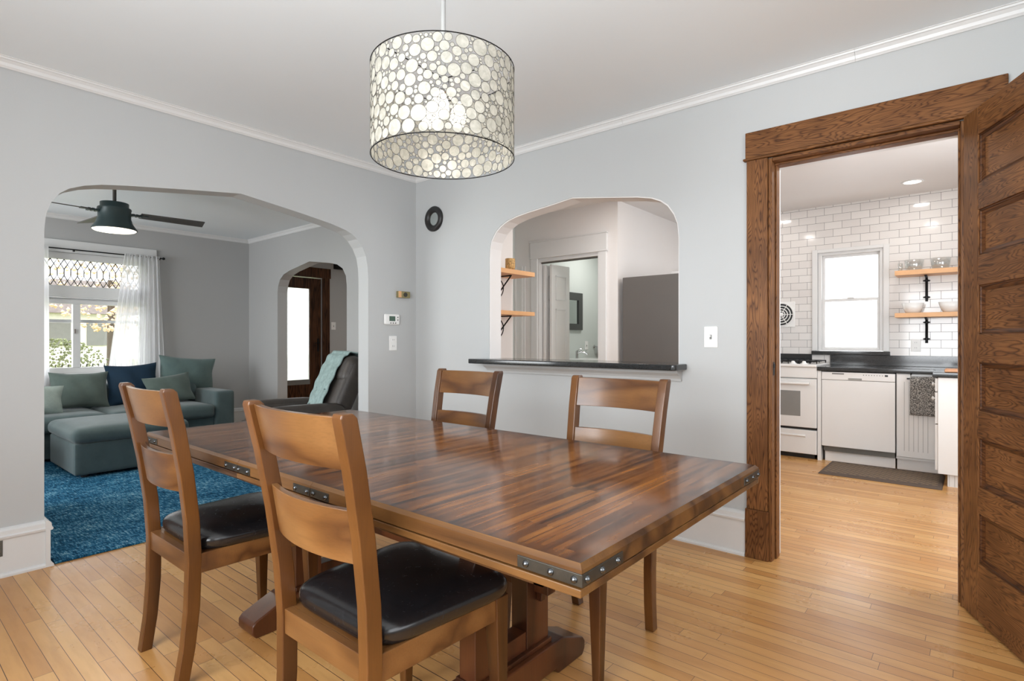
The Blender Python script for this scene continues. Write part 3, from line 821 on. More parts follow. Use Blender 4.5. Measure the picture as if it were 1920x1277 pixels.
# ------------------------------------------------------------------ dining chairs
def make_chair():
    t = thing('dining_chair', 'x', 'chair')
    # local: +y is forward, back posts rear face at y = 0 at seat level
    def rear(z):   # rear face profile
        pts = [(0.0, -0.032), (0.12, -0.014), (0.25, -0.003), (0.42, 0.0), (0.56, -0.008), (0.72, -0.028), (0.88, -0.056), (1.012, -0.086)]
        for (a, ya), (b, yb) in zip(pts, pts[1:]):
            if z <= b:
                k = (z - a) / (b - a)
                return ya + (yb - ya) * k
        return pts[-1][1]
    def hw(z):     # outer half width
        return 0.194 + 0.036 * z
    zs = [0.0, 0.05, 0.12, 0.19, 0.26, 0.34, 0.42, 0.49, 0.56, 0.64, 0.72, 0.80, 0.88, 0.95, 1.0, 1.012]
    for s in (-1, 1):
        mb = MB()
        ring = []
        for z in zs:
            x1 = hw(z); pw = 0.036
            dth = 0.044 if z > 0.3 else 0.040 + 0.004 * z / 0.3
            top = 0.006 if z > 1.005 else 0.0
            y0 = rear(z) + top; y1 = rear(z) + dth - top * 1.6
            ring.append([(s * (x1 - pw), y0, z), (s * x1, y0, z), (s * x1, y1, z), (s * (x1 - pw), y1, z)])
        vs = [p for r_ in ring for p in r_]
        fs = [(3, 2, 1, 0), tuple(len(vs) - 4 + k for k in range(4))]
        for i in range(len(zs) - 1):
            for k in range(4):
                fs.append((i * 4 + k, i * 4 + (k + 1) % 4, (i + 1) * 4 + (k + 1) % 4, (i + 1) * 4 + k))
        if s < 0: fs = [f[::-1] for f in fs]
        mb.add(vs, fs)
        mb.build('rear_leg', 'chair_wood_vertical', t, local=True, bevel=0.0035)
        # front leg
        lg = MB()
        xo = 0.222 * s
        def q(x, y, z): return (s * x, y, z)
        bot = [q(0.196, 0.440, 0), q(0.224, 0.440, 0), q(0.224, 0.470, 0), q(0.196, 0.470, 0)]
        topv = [q(0.176, 0.420, 0.44), q(0.228, 0.420, 0.44), q(0.228, 0.471, 0.44), q(0.176, 0.471, 0.44)]
        if s < 0: bot = bot[::-1]; topv = topv[::-1]
        lg.hexa(bot, topv)
        lg.build('front_leg', 'chair_wood_vertical', t, local=True, bevel=0.003)
    # aprons
    ap = MB()
    for s in (-1, 1):
        b = [(s * 0.190, 0.040), (s * 0.208, 0.040), (s * 0.222, 0.424), (s * 0.204, 0.424)]
        if s < 0: b = b[::-1]
        ap.hexa([(x, y, 0.375) for x, y in b], [(x, y, 0.442) for x, y in b])
    ap.box(-0.182, 0.182, 0.452, 0.470, 0.375, 0.442)
    ap.box(-0.175, 0.175, 0.006, 0.030, 0.375, 0.442)
    ap.box(-0.200, 0.200, 0.030, 0.452, 0.430, 0.441)
    ap.build('seat_frame', 'chair_wood_across', t, local=True, bevel=0.002)
    # curved slats
    def slat(za, zb):
        n = 14
        mb = MB(); vs = []
        for i in range(n + 1):
            u = -1 + 2 * i / n
            for z in (za, zb):
                xx = u * (hw(z) - 0.034)
                bow = -0.030 * (1 - u * u)
                yr = rear(z) + 0.016 + bow
                vs += [(xx, yr, z), (xx, yr + 0.018, z)]
        fs = []
        for i in range(n):
            a = i * 4; b = a + 4
            fs += [(a, b, b + 2, a + 2), (a + 1, a + 3, b + 3, b + 1), (a + 2, b + 2, b + 3, a + 3), (a, a + 1, b + 1, b)]
        fs += [(0, 2, 3, 1), (n * 4, n * 4 + 1, n * 4 + 3, n * 4 + 2)]
        mb.add(vs, fs)
        mb.build('back_slat', 'chair_wood_across', t, local=True, bevel=0.002)
    slat(0.880, 1.003); slat(0.655, 0.785)
    # leather seat cushion, domed with a rolled edge
    mb = MB()
    NU, NV = 44, 14
    def ring_pt(th):      # rounded trapezoid outline, unit superellipse
        c, sn = math.cos(th), math.sin(th)
        p = 0.32
        a = math.copysign(abs(c) ** p, c); b = math.copysign(abs(sn) ** p, sn)
        return a, b
    def cush(u, v):
        a, b = ring_pt(u * 2 * PI)
        # v: 0 centre top -> 0.7 rim -> 1 underside
        if v < 0.78:
            k = v / 0.78; q = math.sin(k * PI / 2) ** 0.9
            h = 0.468 + 0.050 * math.cos(k * PI / 2) ** 0.72
        else:
            k = (v - 0.78) / 0.22; q = 1 - 0.06 * k * k; h = 0.468 - 0.027 * math.sin(k * PI / 2)
        yy = b * q
        hwid = 0.208 + 0.046 * (yy + 1) / 2
        return (a * q * hwid, 0.264 + yy * 0.230, h)
    mb.grid(lambda u, v: cush(1 - u, v), NU, 22, closed_u=True)
    mb.build('seat_cushion', 'black_leather', t, local=True)
    return t
chair = make_chair()
chairs = [
    (1.470, -2.412, 0.0, 'wooden dining chair behind the nearest one, by the long table side nearer the blue rug'),
    (2.445, -2.392, 0.0, 'nearest wooden dining chair, its black leather seat showing large in the foreground'),
    (1.600, -1.048, PI, 'wooden dining chair on the far table side, under the left half of the stone ledge'),
    (2.525, -1.072, PI, 'wooden dining chair on the far table side, nearest the oak doorway'),
]
for i, (x, y, rz, lab) in enumerate(chairs):
    c = chair if i == 0 else copy_tree(chair)
    c.location = (x, y, 0); c.rotation_euler = (0, 0, rz)
    c['label'] = lab; c['group'] = 'dining chairs around the table'

# ------------------------------------------------------------------ pendant lamp with capiz shell drum
def pendant():
    LX_, LY_ = 2.232, -1.765
    Rr, z0, z1 = 0.256, 1.828, 2.148
    t = thing('pendant_lamp', 'large drum pendant lamp of round pearly shell discs above the dining table', 'lamp', (LX_, LY_, 0))
    rnd = random.Random(11)
    C2 = 2 * PI * Rr
    discs = []
    def ok(u, v, r):
        for a, b, q in discs:
            du = abs(u - a); du = min(du, C2 - du)
            if du * du + (v - b) ** 2 < (r + q) ** 2: return False
        return True
    def room(u, v):
        m = min(v - z0 - 0.002, z1 - 0.002 - v)
        for a, b, q in discs:
            du = abs(u - a); du = min(du, C2 - du)
            dv = v - b
            if du - q > m or abs(dv) - q > m: continue
            m = min(m, math.hypot(du, dv) - q)
            if m < 0.005: return 0
        return m
    for rmax, rmin, tries in ((0.042, 0.034, 5), (0.028, 0.021, 500), (0.024, 0.016, 2500), (0.018, 0.011, 5000), (0.014, 0.0075, 9000), (0.010, 0.0052, 14000)):
        cnt_ = 0
        for _ in range(tries):
            u = rnd.uniform(0, C2); v = rnd.uniform(z0 + 0.006, z1 - 0.006)
            m = room(u, v)
            if rmin <= m <= rmax: discs.append((u, v, m - 0.0004))
    def P(u, v, off=0.0):
        th = u / Rr
        return ((Rr + off) * math.cos(th), (Rr + off) * math.sin(th), v)
    sh = MB(); wi = MB()
    for u, v, r in discs:
        n = 18 if r > 0.014 else 12
        vs = [P(u, v)] + [P(u + r * 0.97 * math.cos(2 * PI * k / n), v + r * 0.97 * math.sin(2 * PI * k / n)) for k in range(n)]
        sh.add(vs, [(0, 1 + k, 1 + (k + 1) % n) for k in range(n)], False)
        wi.tube([P(u + r * math.cos(2 * PI * k / n), v + r * math.sin(2 * PI * k / n)) for k in range(n)], 0.0009, 4, closed=True)
    sh.build('shell_discs', 'capiz_shell', t, local=True)
    wi.build('disc_rims', 'vent_steel', t, local=True)
    MB().tube([P(C2 * k / 64, z0) for k in range(64)], 0.0018, 6, closed=True).build('lower_rim', 'black_iron', t, local=True)
    rim = MB().tube([P(C2 * k / 64, z1) for k in range(64)], 0.0018, 6, closed=True)
    for k in range(3):
        a = 2 * PI * k / 3 + 0.4
        rim.tube([(0.012 * math.cos(a), 0.012 * math.sin(a), z1 - 0.03), (Rr * math.cos(a), Rr * math.sin(a), z1)], 0.002, 6)
    rim.build('upper_rim', 'black_iron', t, local=True)
    MB().cyl((0, 0, z1 - 0.06), (0, 0, CZ - 0.02), 0.0085, n=14).lathe([(0.0, -0.001), (0.06, -0.001), (0.06, -0.012), (0.02, -0.028), (0.0, -0.03)], c=(0, 0, CZ), n=28).build('rod', 'pale_grey_metal', t, local=True)
    sk = MB().lathe([(0, 0.02), (0.03, 0.01), (0.034, -0.03), (0.0, -0.04)], c=(0, 0, z1 - 0.06), n=20)
    sk.build('socket_cluster', 'chrome', t, local=True)
    for k in range(3):
        a = 2 * PI * k / 3 + 1.2
        bx, by = 0.060 * math.cos(a), 0.060 * math.sin(a)
        bz = z1 - 0.150
        MB().cyl((bx * 0.35, by * 0.35, z1 - 0.08), (bx, by, bz + 0.04), 0.012, n=10).build('socket', 'chrome', t, local=True)
        MB().lathe([(0.0, -0.045), (0.018, -0.042), (0.030, -0.022), (0.030, 0.0), (0.020, 0.026), (0.012, 0.044), (0.0, 0.045)], c=(bx, by, bz), n=18).build('bulb', 'lamp_bulb', t, local=True)
    point('pendant_glow', (LX_, LY_, z0 + 0.10), 0.95, 0.05, (1.0, 0.93, 0.82))
pendant()

# ------------------------------------------------------------------ small things on the dining walls
def thermostat():
    t = thing('thermostat', 'white thermostat with green screen, right of the living room arch', 'thermostat', (0.0, -0.268, 1.30))
    MB().box(0.0, 0.022, -0.345, -0.190, 1.300, 1.388).build('body', 'white_plastic', t, bevel=0.012, seg=4)
    MB().box(0.0222, 0.0232, -0.300, -0.240, 1.330, 1.370).build('screen', 'lcd', t)
    for k in range(3):
        MB().cyl((0.022, -0.285 + 0.024 * k, 1.314), (0.0245, -0.285 + 0.024 * k, 1.314), 0.006, n=10).build('button', 'grey_plastic', t)
    for k in range(2):
        MB().cyl((0.022, -0.214, 1.340 + 0.022 * k), (0.0245, -0.214, 1.340 + 0.022 * k), 0.006, n=10).build('button', 'grey_plastic', t)
thermostat()
def chime():
    t = thing('dial_thermostat', 'small brass and beige box with a dial, above the white thermostat', 'thermostat', (0.0, -0.150, 1.528))
    MB().box(0.0, 0.030, -0.212, -0.088, 1.528, 1.582).build('body', 'brass', t, bevel=0.003)
    MB().box(0.0302, 0.0315, -0.212, -0.182, 1.529, 1.581).build('side_panel', 'shelf_pine', t)
    MB().cyl((0.030, -0.140, 1.555), (0.034, -0.140, 1.555), 0.019, n=24).build('dial', 'bracket_metal', t)
chime()
def outlet(name, label, origin, axis, sgn, toggle=False, grey=False):
    """plate on a wall: axis 'x' wall plane x=const (faces +-x)"""
    t = thing(name, label, 'light switch' if toggle else 'outlet', origin)
    def bx(u0, u1, d0, d1, z0, z1, nm, m, bev=0.0, par=None):
        x, y, z = origin
        a, b = sorted((sgn * d0, sgn * d1))
        if axis == 'x': mb = MB().box(x + a, x + b, y + u0, y + u1, z + z0, z + z1)
        else: mb = MB().box(x + u0, x + u1, y + a, y + b, z + z0, z + z1)
        return mb.build(nm, m, par or t, bevel=bev)
    bx(-0.039, 0.039, 0.0, 0.006, -0.060, 0.060, 'wall_plate', 'white_plastic', 0.003)
    if toggle:
        bx(-0.006, 0.006, 0.006, 0.008, -0.013, 0.013, 'slot', 'grey_plastic')
        bx(-0.004, 0.004, 0.008, 0.018, 0.000, 0.010, 'toggle', 'white_plastic', 0.001)
    else:
        for s in (-1, 1):
            rc = bx(-0.017, 0.017, 0.006, 0.0085, s * 0.026 - 0.015, s * 0.026 + 0.015, 'receptacle', 'white_plastic', 0.001)
            for q in (-0.007, 0.007):
                bx(q - 0.0012, q + 0.0012, 0.0085, 0.0089, s * 0.026 - 0.003, s * 0.026 + 0.007, 'slot', 'dark_plastic', 0, rc)
    return t
outlet('outlet', 'white duplex outlet on the grey wall under the thermostat', (0.0, -0.248, 1.148), 'x', 1)
outlet('light_switch', 'white toggle light switch on the grey wall left of the oak doorway', (2.555, 0.0, 1.190), 'y', -1, toggle=True)
outlet('outlet', 'white duplex outlet on the kitchen tile below the lower shelf', (3.260, 3.540, 1.122), 'y', -1)
outlet('light_switch', 'pale light switch on the foyer wall right of the front door', (LX, 1.80, 1.40), 'x', 1, toggle=True)
outlet('light_switch', 'white light switch on the bathroom wall beside the mirror', (-0.4605, 3.46, 1.10), 'x', 1, toggle=True)

t = thing('round_mirror', 'small round mirror in a wide black frame, on the wall beside the room corner', 'mirror', (0.237, 0.0, 2.082))
m4 = Matrix.Translation((0.237, 0, 2.185)) @ Matrix.Rotation(PI / 2, 4, 'X')
MB().lathe([(0.052, 0.0), (0.104, 0.0), (0.106, 0.012), (0.094, 0.026), (0.072, 0.026), (0.056, 0.014), (0.054, 0.006)], mat=m4, n=44, closed=True).build('frame', 'round_frame', t)
MB().lathe([(0.0, 0.0085), (0.030, 0.008), (0.056, 0.006)], mat=m4, n=44).build('mirror_glass', 'mirror_glass', t)

vt = thing('wall_register', 'dark louvred metal grille set in the white baseboard at the left', 'vent', (0.0, -2.80, 0.10))
MB().box(0.0205, 0.0225, -2.98, -2.655, 0.104, 0.182).build('frame', 'vent_steel', vt)
for k in range(6):
    MB().box(0.0225, 0.026, -2.975, -2.660, 0.110 + k * 0.012, 0.115 + k * 0.012).build('slat', 'vent_steel', vt)

# windows in the unseen walls behind the camera, and an added kitchen one
def simple_window(n, axis, a, u0, u1, z0, z1, inward):
    w_ = bpy.data.objects.new('window_%d' % n, None); COL.objects.link(w_); w_['kind'] = 'structure'
    def bx(p, q, r_, s_, d0, d1, nm, m):
        if axis == 'x': MB().box(*sorted((a + d0 * inward, a + d1 * inward)), p, q, r_, s_).build(nm, m, w_)
        else: MB().box(p, q, *sorted((a + d0 * inward, a + d1 * inward)), r_, s_).build(nm, m, w_)
    for (p, q, r_, s_) in ((u0 - 0.1, u0, z0 - 0.1, z1 + 0.1), (u1, u1 + 0.1, z0 - 0.1, z1 + 0.1), (u0, u1, z1, z1 + 0.1), (u0, u1, z0 - 0.1, z0)):
        bx(p, q, r_, s_, 0.0, 0.02, 'casing', 'white_trim')
    um = (u0 + u1) / 2; zm = (z0 + z1) / 2
    bx(um - 0.02, um + 0.02, z0, z1, -0.09, -0.06, 'mullion', 'white_trim')
    bx(u0, u1, zm - 0.02, zm + 0.02, -0.09, -0.06, 'meeting_rail', 'white_trim')
simple_window(3, 'y', YB, 1.45, 4.05, 0.75, 2.25, 1)
simple_window(4, 'x', XR, -3.5, -1.7, 0.75, 2.25, -1)
simple_window(5, 'y', LY, -3.3, -1.1, 0.7, 2.2, 1)
simple_window(6, 'x', XR, 0.3, 2.0, 0.85, 2.25, -1)  # made-up kitchen window, added around the side fill light

# ------------------------------------------------------------------ kitchen
# window
kw = bpy.data.objects.new('window_1', None); COL.objects.link(kw); kw['kind'] = 'structure'
kw['label'] = 'white sash window in the tiled kitchen wall'; kw.location = (2.70, 3.54, 1.06)
c_ = MB()
for (a, b, r_, s_) in ((2.352, 2.405, 1.06, 2.140), (2.995, 3.045, 1.06, 2.140), (2.405, 2.995, 2.105, 2.140)):
    c_.box(a, b, 3.522, 3.540, r_, s_)
c_.build('casing', 'white_trim', kw, bevel=0.004)
f_ = MB()
for (a, b, r_, s_) in ((2.405, 2.440, 1.062, 2.105), (2.965, 2.995, 1.062, 2.105), (2.440, 2.965, 2.080, 2.105), (2.440, 2.965, 1.062, 1.078)):
    f_.box(a, b, 3.545, 3.63, r_, s_)
f_.build('frame', 'white_trim', kw, bevel=0.003)
for nm, zz0, zz1, yy, wd in (('upper_sash', 1.590, 2.080, 3.600, 0.024), ('lower_sash', 1.078, 1.612, 3.572, 0.028)):
    s_ = MB()
    for (a, b, r_, q_) in ((2.440, 2.440 + wd, zz0, zz1), (2.965 - wd, 2.965, zz0, zz1), (2.440 + wd, 2.965 - wd, zz1 - 0.030, zz1), (2.440 + wd, 2.965 - wd, zz0, zz0 + 0.022)):
        s_.box(a, b, yy, yy + 0.026, r_, q_)
    so = s_.build(nm, 'white_trim', kw, bevel=0.002)
    MB().box(2.440 + wd, 2.965 - wd, yy + 0.010, yy + 0.014, zz0 + 0.02, zz1 - 0.028).build('pane', 'window_glass', so)
MB().box(2.675, 2.735, 3.558, 3.590, 1.612, 1.622).build('sash_lock', 'white_plastic', kw, bevel=0.003)

# tile wall exhaust fan
ef = thing('exhaust_fan', 'round white exhaust fan grille on the tiled kitchen wall', 'fan', (2.045, 3.54, 1.31))
MB().box(1.905, 2.185, 3.525, 3.5395, 1.318, 1.598).build('plate', 'white_plastic', ef, bevel=0.006)
m4 = Matrix.Translation((2.045, 3.5248, 1.458)) @ Matrix.Rotation(PI / 2, 4, 'X')
MB().lathe([(0.0, 0.0005), (0.122, 0.0005)], mat=m4, n=40).build('dark_well', 'dark_plastic', ef)
gr = MB()
for r_ in (0.126, 0.096, 0.066, 0.040):
    gr.lathe([(r_ - 0.006, 0.001), (r_ + 0.004, 0.001), (r_ + 0.004, 0.012), (r_ - 0.006, 0.012)], mat=m4, n=44, closed=True)
gr.lathe([(0.0, 0.014), (0.022, 0.012), (0.024, 0.001)], mat=m4, n=20)
for k in range(6):
    a = k * PI / 3
    gr.tube([(2.045 + 0.02 * math.cos(a), 3.517, 1.458 + 0.02 * math.sin(a)), (2.045 + 0.126 * math.cos(a), 3.517, 1.458 + 0.126 * math.sin(a))], 0.004, 6)
gr.build('grille', 'white_plastic', ef)

# stove
def stove():
    t = thing('stove', 'white gas stove with black grates and oven window, left of the dishwasher', 'stove', (2.14, 2.93, 0))
    x0, x1 = 1.760, 2.518
    MB().box(x0, x1, 2.955, 3.520, 0.045, 0.905).build('body', 'white_enamel', t, bevel=0.004)
    MB().box(x0 + 0.03, x1 - 0.03, 2.98, 3.50, 0.0, 0.046).build('plinth', 'dark_plastic', t)
    MB().box(x0, x1, 2.900, 3.520, 0.906, 0.935).build('cooktop', 'white_enamel', t, bevel=0.010, seg=3)
    MB().box(x0, x1, 2.920, 2.956, 0.800, 0.905).build('control_panel', 'white_enamel', t, bevel=0.005)
    od = MB().box(x0 + 0.003, x1 - 0.003, 2.918, 2.954, 0.310, 0.790).build('oven_door', 'white_enamel', t, bevel=0.006)
    MB().box(x0 + 0.15, x1 - 0.145, 2.9155, 2.9185, 0.420, 0.670).build('oven_window', 'oven_glass', od, bevel=0.001)
    MB().cyl((x0 + 0.06, 2.892, 0.745), (x1 - 0.06, 2.892, 0.745), 0.013, n=14).box(x0 + 0.06, x0 + 0.08, 2.892, 2.92, 0.735, 0.755).box(x1 - 0.08, x1 - 0.06, 2.892, 2.92, 0.735, 0.755).build('handle', 'white_enamel', od)
    MB().box(x0 + 0.003, x1 - 0.003, 2.953, 2.9545, 0.285, 0.312).build('gap_strip', 'dark_plastic', t)
    dr = MB().box(x0 + 0.003, x1 - 0.003, 2.920, 2.954, 0.050, 0.284).build('drawer', 'white_enamel', t, bevel=0.006)
    MB().prism([(2.920, 0.215), (2.908, 0.222), (2.908, 0.232), (2.920, 0.238)], 'x', x0 + 0.1, x1 - 0.1).build('handle', 'white_enamel', dr)
    for kx in (1.90, 2.02, 2.265, 2.365):
        MB().lathe([(0.0, 0.030), (0.014, 0.028), (0.020, 0.010), (0.036, 0.004), (0.036, 0.0)], c=(kx + 0.03, 2.965, 0.936), n=22).build('knob', 'white_plastic', t)
    for gx in (1.955, 2.335):
        g_ = MB()
        for yy in (3.03, 3.27, 3.46):
            g_.tube([(gx - 0.16, yy, 0.960), (gx + 0.16, yy, 0.960)], 0.006, 6)
        for xx in (-0.16, -0.10, -0.05, 0, 0.05, 0.10, 0.16):
            g_.tube([(gx + xx, 3.03, 0.936), (gx + xx, 3.03, 0.962), (gx + xx, 3.46, 0.962), (gx + xx, 3.46, 0.936)], 0.005, 6)
        g_.build('grate', 'black_iron', t)
    MB().cyl((2.335, 3.10, 0.936), (2.335, 3.10, 0.950), 0.045).cyl((2.335, 3.36, 0.936), (2.335, 3.36, 0.950), 0.045).build('burner', 'dark_plastic', t)
stove()
tag(MB().box(2.520, 2.553, 2.935, 3.50, 0.0, 0.875).build('filler_panel', 'white_cabinet', bevel=0.002), 'narrow white filler panel between stove and dishwasher', 'panel')

def dishwasher():
    t = thing('dishwasher', 'white dishwasher with button strip under the black kitchen counter', 'dishwasher', (2.853, 2.93, 0))
    x0, x1 = 2.557, 3.149
    MB().box(x0 + 0.01, x1 - 0.01, 2.975, 3.50, 0.10, 0.868).build('tub', 'grey_plastic', t)
    MB().box(x0, x1, 2.932, 2.974, 0.150, 0.790).build('door_panel', 'white_enamel', t, bevel=0.004)
    cp = MB().box(x0, x1, 2.928, 2.974, 0.793, 0.868).build('control_panel', 'white_enamel', t, bevel=0.004)
    MB().box(x0 + 0.09, x0 + 0.19, 2.9265, 2.9285, 0.846, 0.858).build('badge', 'grey_plastic', cp)
    MB().box(x0 + 0.225, x0 + 0.335, 2.9265, 2.9285, 0.797, 0.814).build('handle_recess', 'grey_linen', cp)
    for k in range(8):
        MB().box(x0 + 0.345 + 0.021 * k, x0 + 0.353 + 0.021 * k, 2.9265, 2.9285, 0.842, 0.850).build('button', 'grey_linen', cp)
    MB().box(x0 + 0.514, x0 + 0.538, 2.9262, 2.9285, 0.838, 0.854).build('display', 'dark_plastic', cp)
    MB().box(x0 + 0.02, x1 - 0.004, 2.955, 2.974, 0.100, 0.149).build('steel_strip', 'vent_steel', t)
    MB().box(x0 + 0.02, x1 - 0.004, 2.985, 3.0, 0.0, 0.099).build('kick_plate', 'white_cabinet', t)
dishwasher()

def bead_cab():
    t = thing('base_cabinet', 'white beadboard base cabinet with the speckled towel, right of the dishwasher', 'cabinet', (3.31, 2.93, 0))
    MB().box(3.156, 3.4695, 2.955, 3.50, 0.10, 0.872).build('body', 'white_cabinet', t)
    d = MB().box(3.160, 3.466, 2.934, 2.954, 0.125, 0.868).build('door', 'white_cabinet', t, bevel=0.003)
    for k in range(6):
        MB().box(3.215 + 0.034 * k, 3.2175 + 0.034 * k, 2.9325, 2.9342, 0.18, 0.80).build('bead', 'grey_linen', d)
    MB().box(3.158, 3.4695, 2.995, 3.01, 0.0, 0.0995).build('toe_kick', 'white_cabinet', t)
    MB().box(3.235, 3.262, 2.918, 2.934, 0.822, 0.836).build('catch', 'dark_plastic', t)
bead_cab()
tr_ = thing('towel_bar', 'black over-door towel bar on the white beadboard cabinet', 'towel bar', (3.35, 2.90, 0.85))
MB().tube([(3.268, 2.932, 0.874), (3.268, 2.888, 0.874), (3.268, 2.888, 0.848), (3.452, 2.888, 0.848), (3.452, 2.888, 0.874), (3.452, 2.932, 0.874)], 0.005, 8).build('rail', 'black_iron', tr_)
def towel():
    vs = MB()
    def fn(u, v):
        x = 3.262 + 0.192 * u
        s_ = v * 2 - 1
        wv = 0.003 * math.sin(u * 14) + 0.002 * math.sin(u * 31)
        if s_ < 0: y = 2.872 + wv * (-s_); z = 0.856 + s_ * 0.345
        else: y = 2.903 + wv * s_; z = 0.856 + -s_ * 0.335
        if abs(s_) < 0.06: z += 0.006
        return (x, y, z)
    vs.grid(fn, 26, 30)
    o = vs.build('kitchen_towel', 'speckled_towel')
    md = o.modifiers.new('sol', 'SOLIDIFY'); md.thickness = 0.006
    tag(o, 'grey speckled towel hanging on the kitchen cabinet front', 'towel')
towel()
def right_cab():
    t = thing('base_cabinet', 'white end cabinet of the right-hand counter run, partly behind the open oak door', 'cabinet', (3.80, 2.95, 0))
    MB().box(3.475, 4.12, 2.475, 3.50, 0.10, 0.872).build('body', 'white_cabinet', t, bevel=0.002)
    MB().box(3.535, 4.12, 2.505, 3.50, 0.0, 0.0995).build('toe_kick', 'white_cabinet', t)
    for k in range(12):
        MB().box(3.545 + 0.034 * k, 3.547 + 0.034 * k, 2.503, 2.5055, 0.004, 0.095).build('bead', 'grey_linen', t)
    for zz0, zz1, zk in ((0.76, 0.865, 0.812), (0.50, 0.75, 0.695)):
        d = MB().box(3.456, 3.4745, 2.49, 2.90, zz0, zz1).build('drawer', 'white_cabinet', t, bevel=0.002)
        MB().lathe([(0.0, 0.028), (0.014, 0.024), (0.016, 0.016), (0.006, 0.010), (0.006, 0.0)], mat=Matrix.Translation((3.456, 2.60, zk)) @ Matrix.Rotation(-PI / 2, 4, 'Y'), n=16).build('knob', 'ceramic', d)
    MB().box(3.456, 3.4745, 2.49, 2.90, 0.125, 0.49).build('drawer', 'white_cabinet', t, bevel=0.002)
right_cab()
cp = MB().prism([(2.524, 2.910), (3.440, 2.910), (3.440, 2.445), (4.14, 2.445), (4.14, 3.528), (2.524, 3.528)], 'z', 0.8765, 0.915)
tag(cp.build('kitchen_counter', 'granite', bevel=0.004), 'polished black L-shaped kitchen counter above the dishwasher', 'counter')
tag(MB().box(2.524, 4.14, 3.5285, 3.5395, 0.916, 1.02).box(2.352, 3.055, 3.495, 3.5395, 1.0205, 1.058).build('backsplash', 'granite', bevel=0.002), 'black stone backsplash and window ledge on the tiled kitchen wall', 'backsplash')
tag(MB().box(1.76, 2.3515, 3.5265, 3.5395, 0.94, 1.025).build('backsplash', 'granite', bevel=0.002), 'black stone strip on the tiled wall behind the stove', 'backsplash')
tag(MB().box(3.515, 3.80, 2.50, 2.72, 0.9155, 0.940).build('cutting_board', 'board_wood', bevel=0.006), 'wooden cutting board on the kitchen counter beside the open door', 'cutting board')
km = MB().hexa([(2.640, 2.325, 0.0), (3.510, 2.325, 0.0), (3.510, 2.920, 0.0), (2.640, 2.920, 0.0)], [(2.655, 2.340, 0.018), (3.495, 2.340, 0.018), (3.495, 2.905, 0.018), (2.655, 2.905, 0.018)])
tag(km.build('kitchen_mat', 'kitchen_mat_rubber', bevel=0.004), 'brown kitchen floor mat with a diamond lattice, in front of the dishwasher', 'mat')

# kitchen shelves on the tile wall, with iron pipe brackets
def ksh(z0, z1, label, blab):
    o = MB().box(3.112, 4.10, 3.285, 3.5395, z0, z1).build('wall_shelf', 'shelf_pine', bevel=0.002)
    tag(o, label, 'shelf')
    t = thing('shelf_bracket', blab, 'bracket', (3.345, 3.53, z0 - 0.25))
    b = MB()
    b.tube([(3.345, 3.395, z0 - 0.006), (3.345, 3.48, z0 - 0.012), (3.345, 3.515, z0 - 0.03), (3.345, 3.515, z0 - 0.245)], 0.011, 12)
    b.build('pipe', 'black_iron', t)
    for dz in (0.045, 0.205):
        m4 = Matrix.Translation((3.345, 3.515, z0 - dz))
        MB().lathe([(0.011, -0.010), (0.017, -0.008), (0.017, 0.008), (0.011, 0.010)], mat=m4, n=16).box(-0.027 + 3.345, 0.027 + 3.345, 3.508, 3.5395, z0 - dz - 0.006, z0 - dz + 0.006).build('clamp', 'black_iron', t, bevel=0.002)
ksh(1.792, 1.836, 'upper pine shelf on the tiled kitchen wall, holding clear glass bowls', 'black iron pipe bracket under the upper kitchen shelf')
ksh(1.390, 1.432, 'lower pine shelf on the tiled kitchen wall, holding white bowls', 'black iron pipe bracket under the lower kitchen shelf')
def bowl(x, y, z, r0, r1, h, mat, name, label, group):
    th = 0.004
    prof = [(0.0, 0.0), (r0, 0.0), (r0 + (r1 - r0) * 0.6, h * 0.45), (r1, h), (r1 - th, h), (r0 + (r1 - r0) * 0.6 - th, h * 0.48), (r0 - th, th), (0.0, th)]
    o = MB().lathe(prof, c=(x, y, z), n=32).build(name, mat)
    return tag(o, label, 'bowl', group)
bowl(3.255, 3.405, 1.8365, 0.062, 0.078, 0.105, 'clear_bowl_glass', 'glass_bowl', 'clear glass bowl at the left end of the upper kitchen shelf', 'glass bowls on the upper kitchen shelf')
bowl(3.455, 3.405, 1.8365, 0.062, 0.078, 0.105, 'clear_bowl_glass', 'glass_bowl', 'clear glass bowl in the middle of the upper kitchen shelf', 'glass bowls on the upper kitchen shelf')
bowl(3.650, 3.405, 1.8365, 0.062, 0.078, 0.105, 'clear_bowl_glass', 'glass_bowl', 'clear glass bowl on the upper shelf, partly behind the open oak door', 'glass bowls on the upper kitchen shelf')
bowl(3.245, 3.400, 1.4325, 0.056, 0.088, 0.095, 'ceramic', 'white_bowl', 'white ceramic bowl at the left end of the lower kitchen shelf', 'white bowls on the lower kitchen shelf')
bowl(3.530, 3.400, 1.4325, 0.056, 0.092, 0.095, 'ceramic', 'white_bowl', 'white ceramic bowl on the lower shelf, next to the oak door edge', 'white bowls on the lower kitchen shelf')
gj = MB().lathe([(0.0, 0.0), (0.018, 0.0), (0.020, 0.075), (0.018, 0.075), (0.016, 0.003), (0.0, 0.003)], c=(3.150, 3.36, 1.8365), n=20)
tag(gj.build('drinking_glass', 'clear_bowl_glass'), 'small clear glass at the very end of the upper kitchen shelf', 'glass')

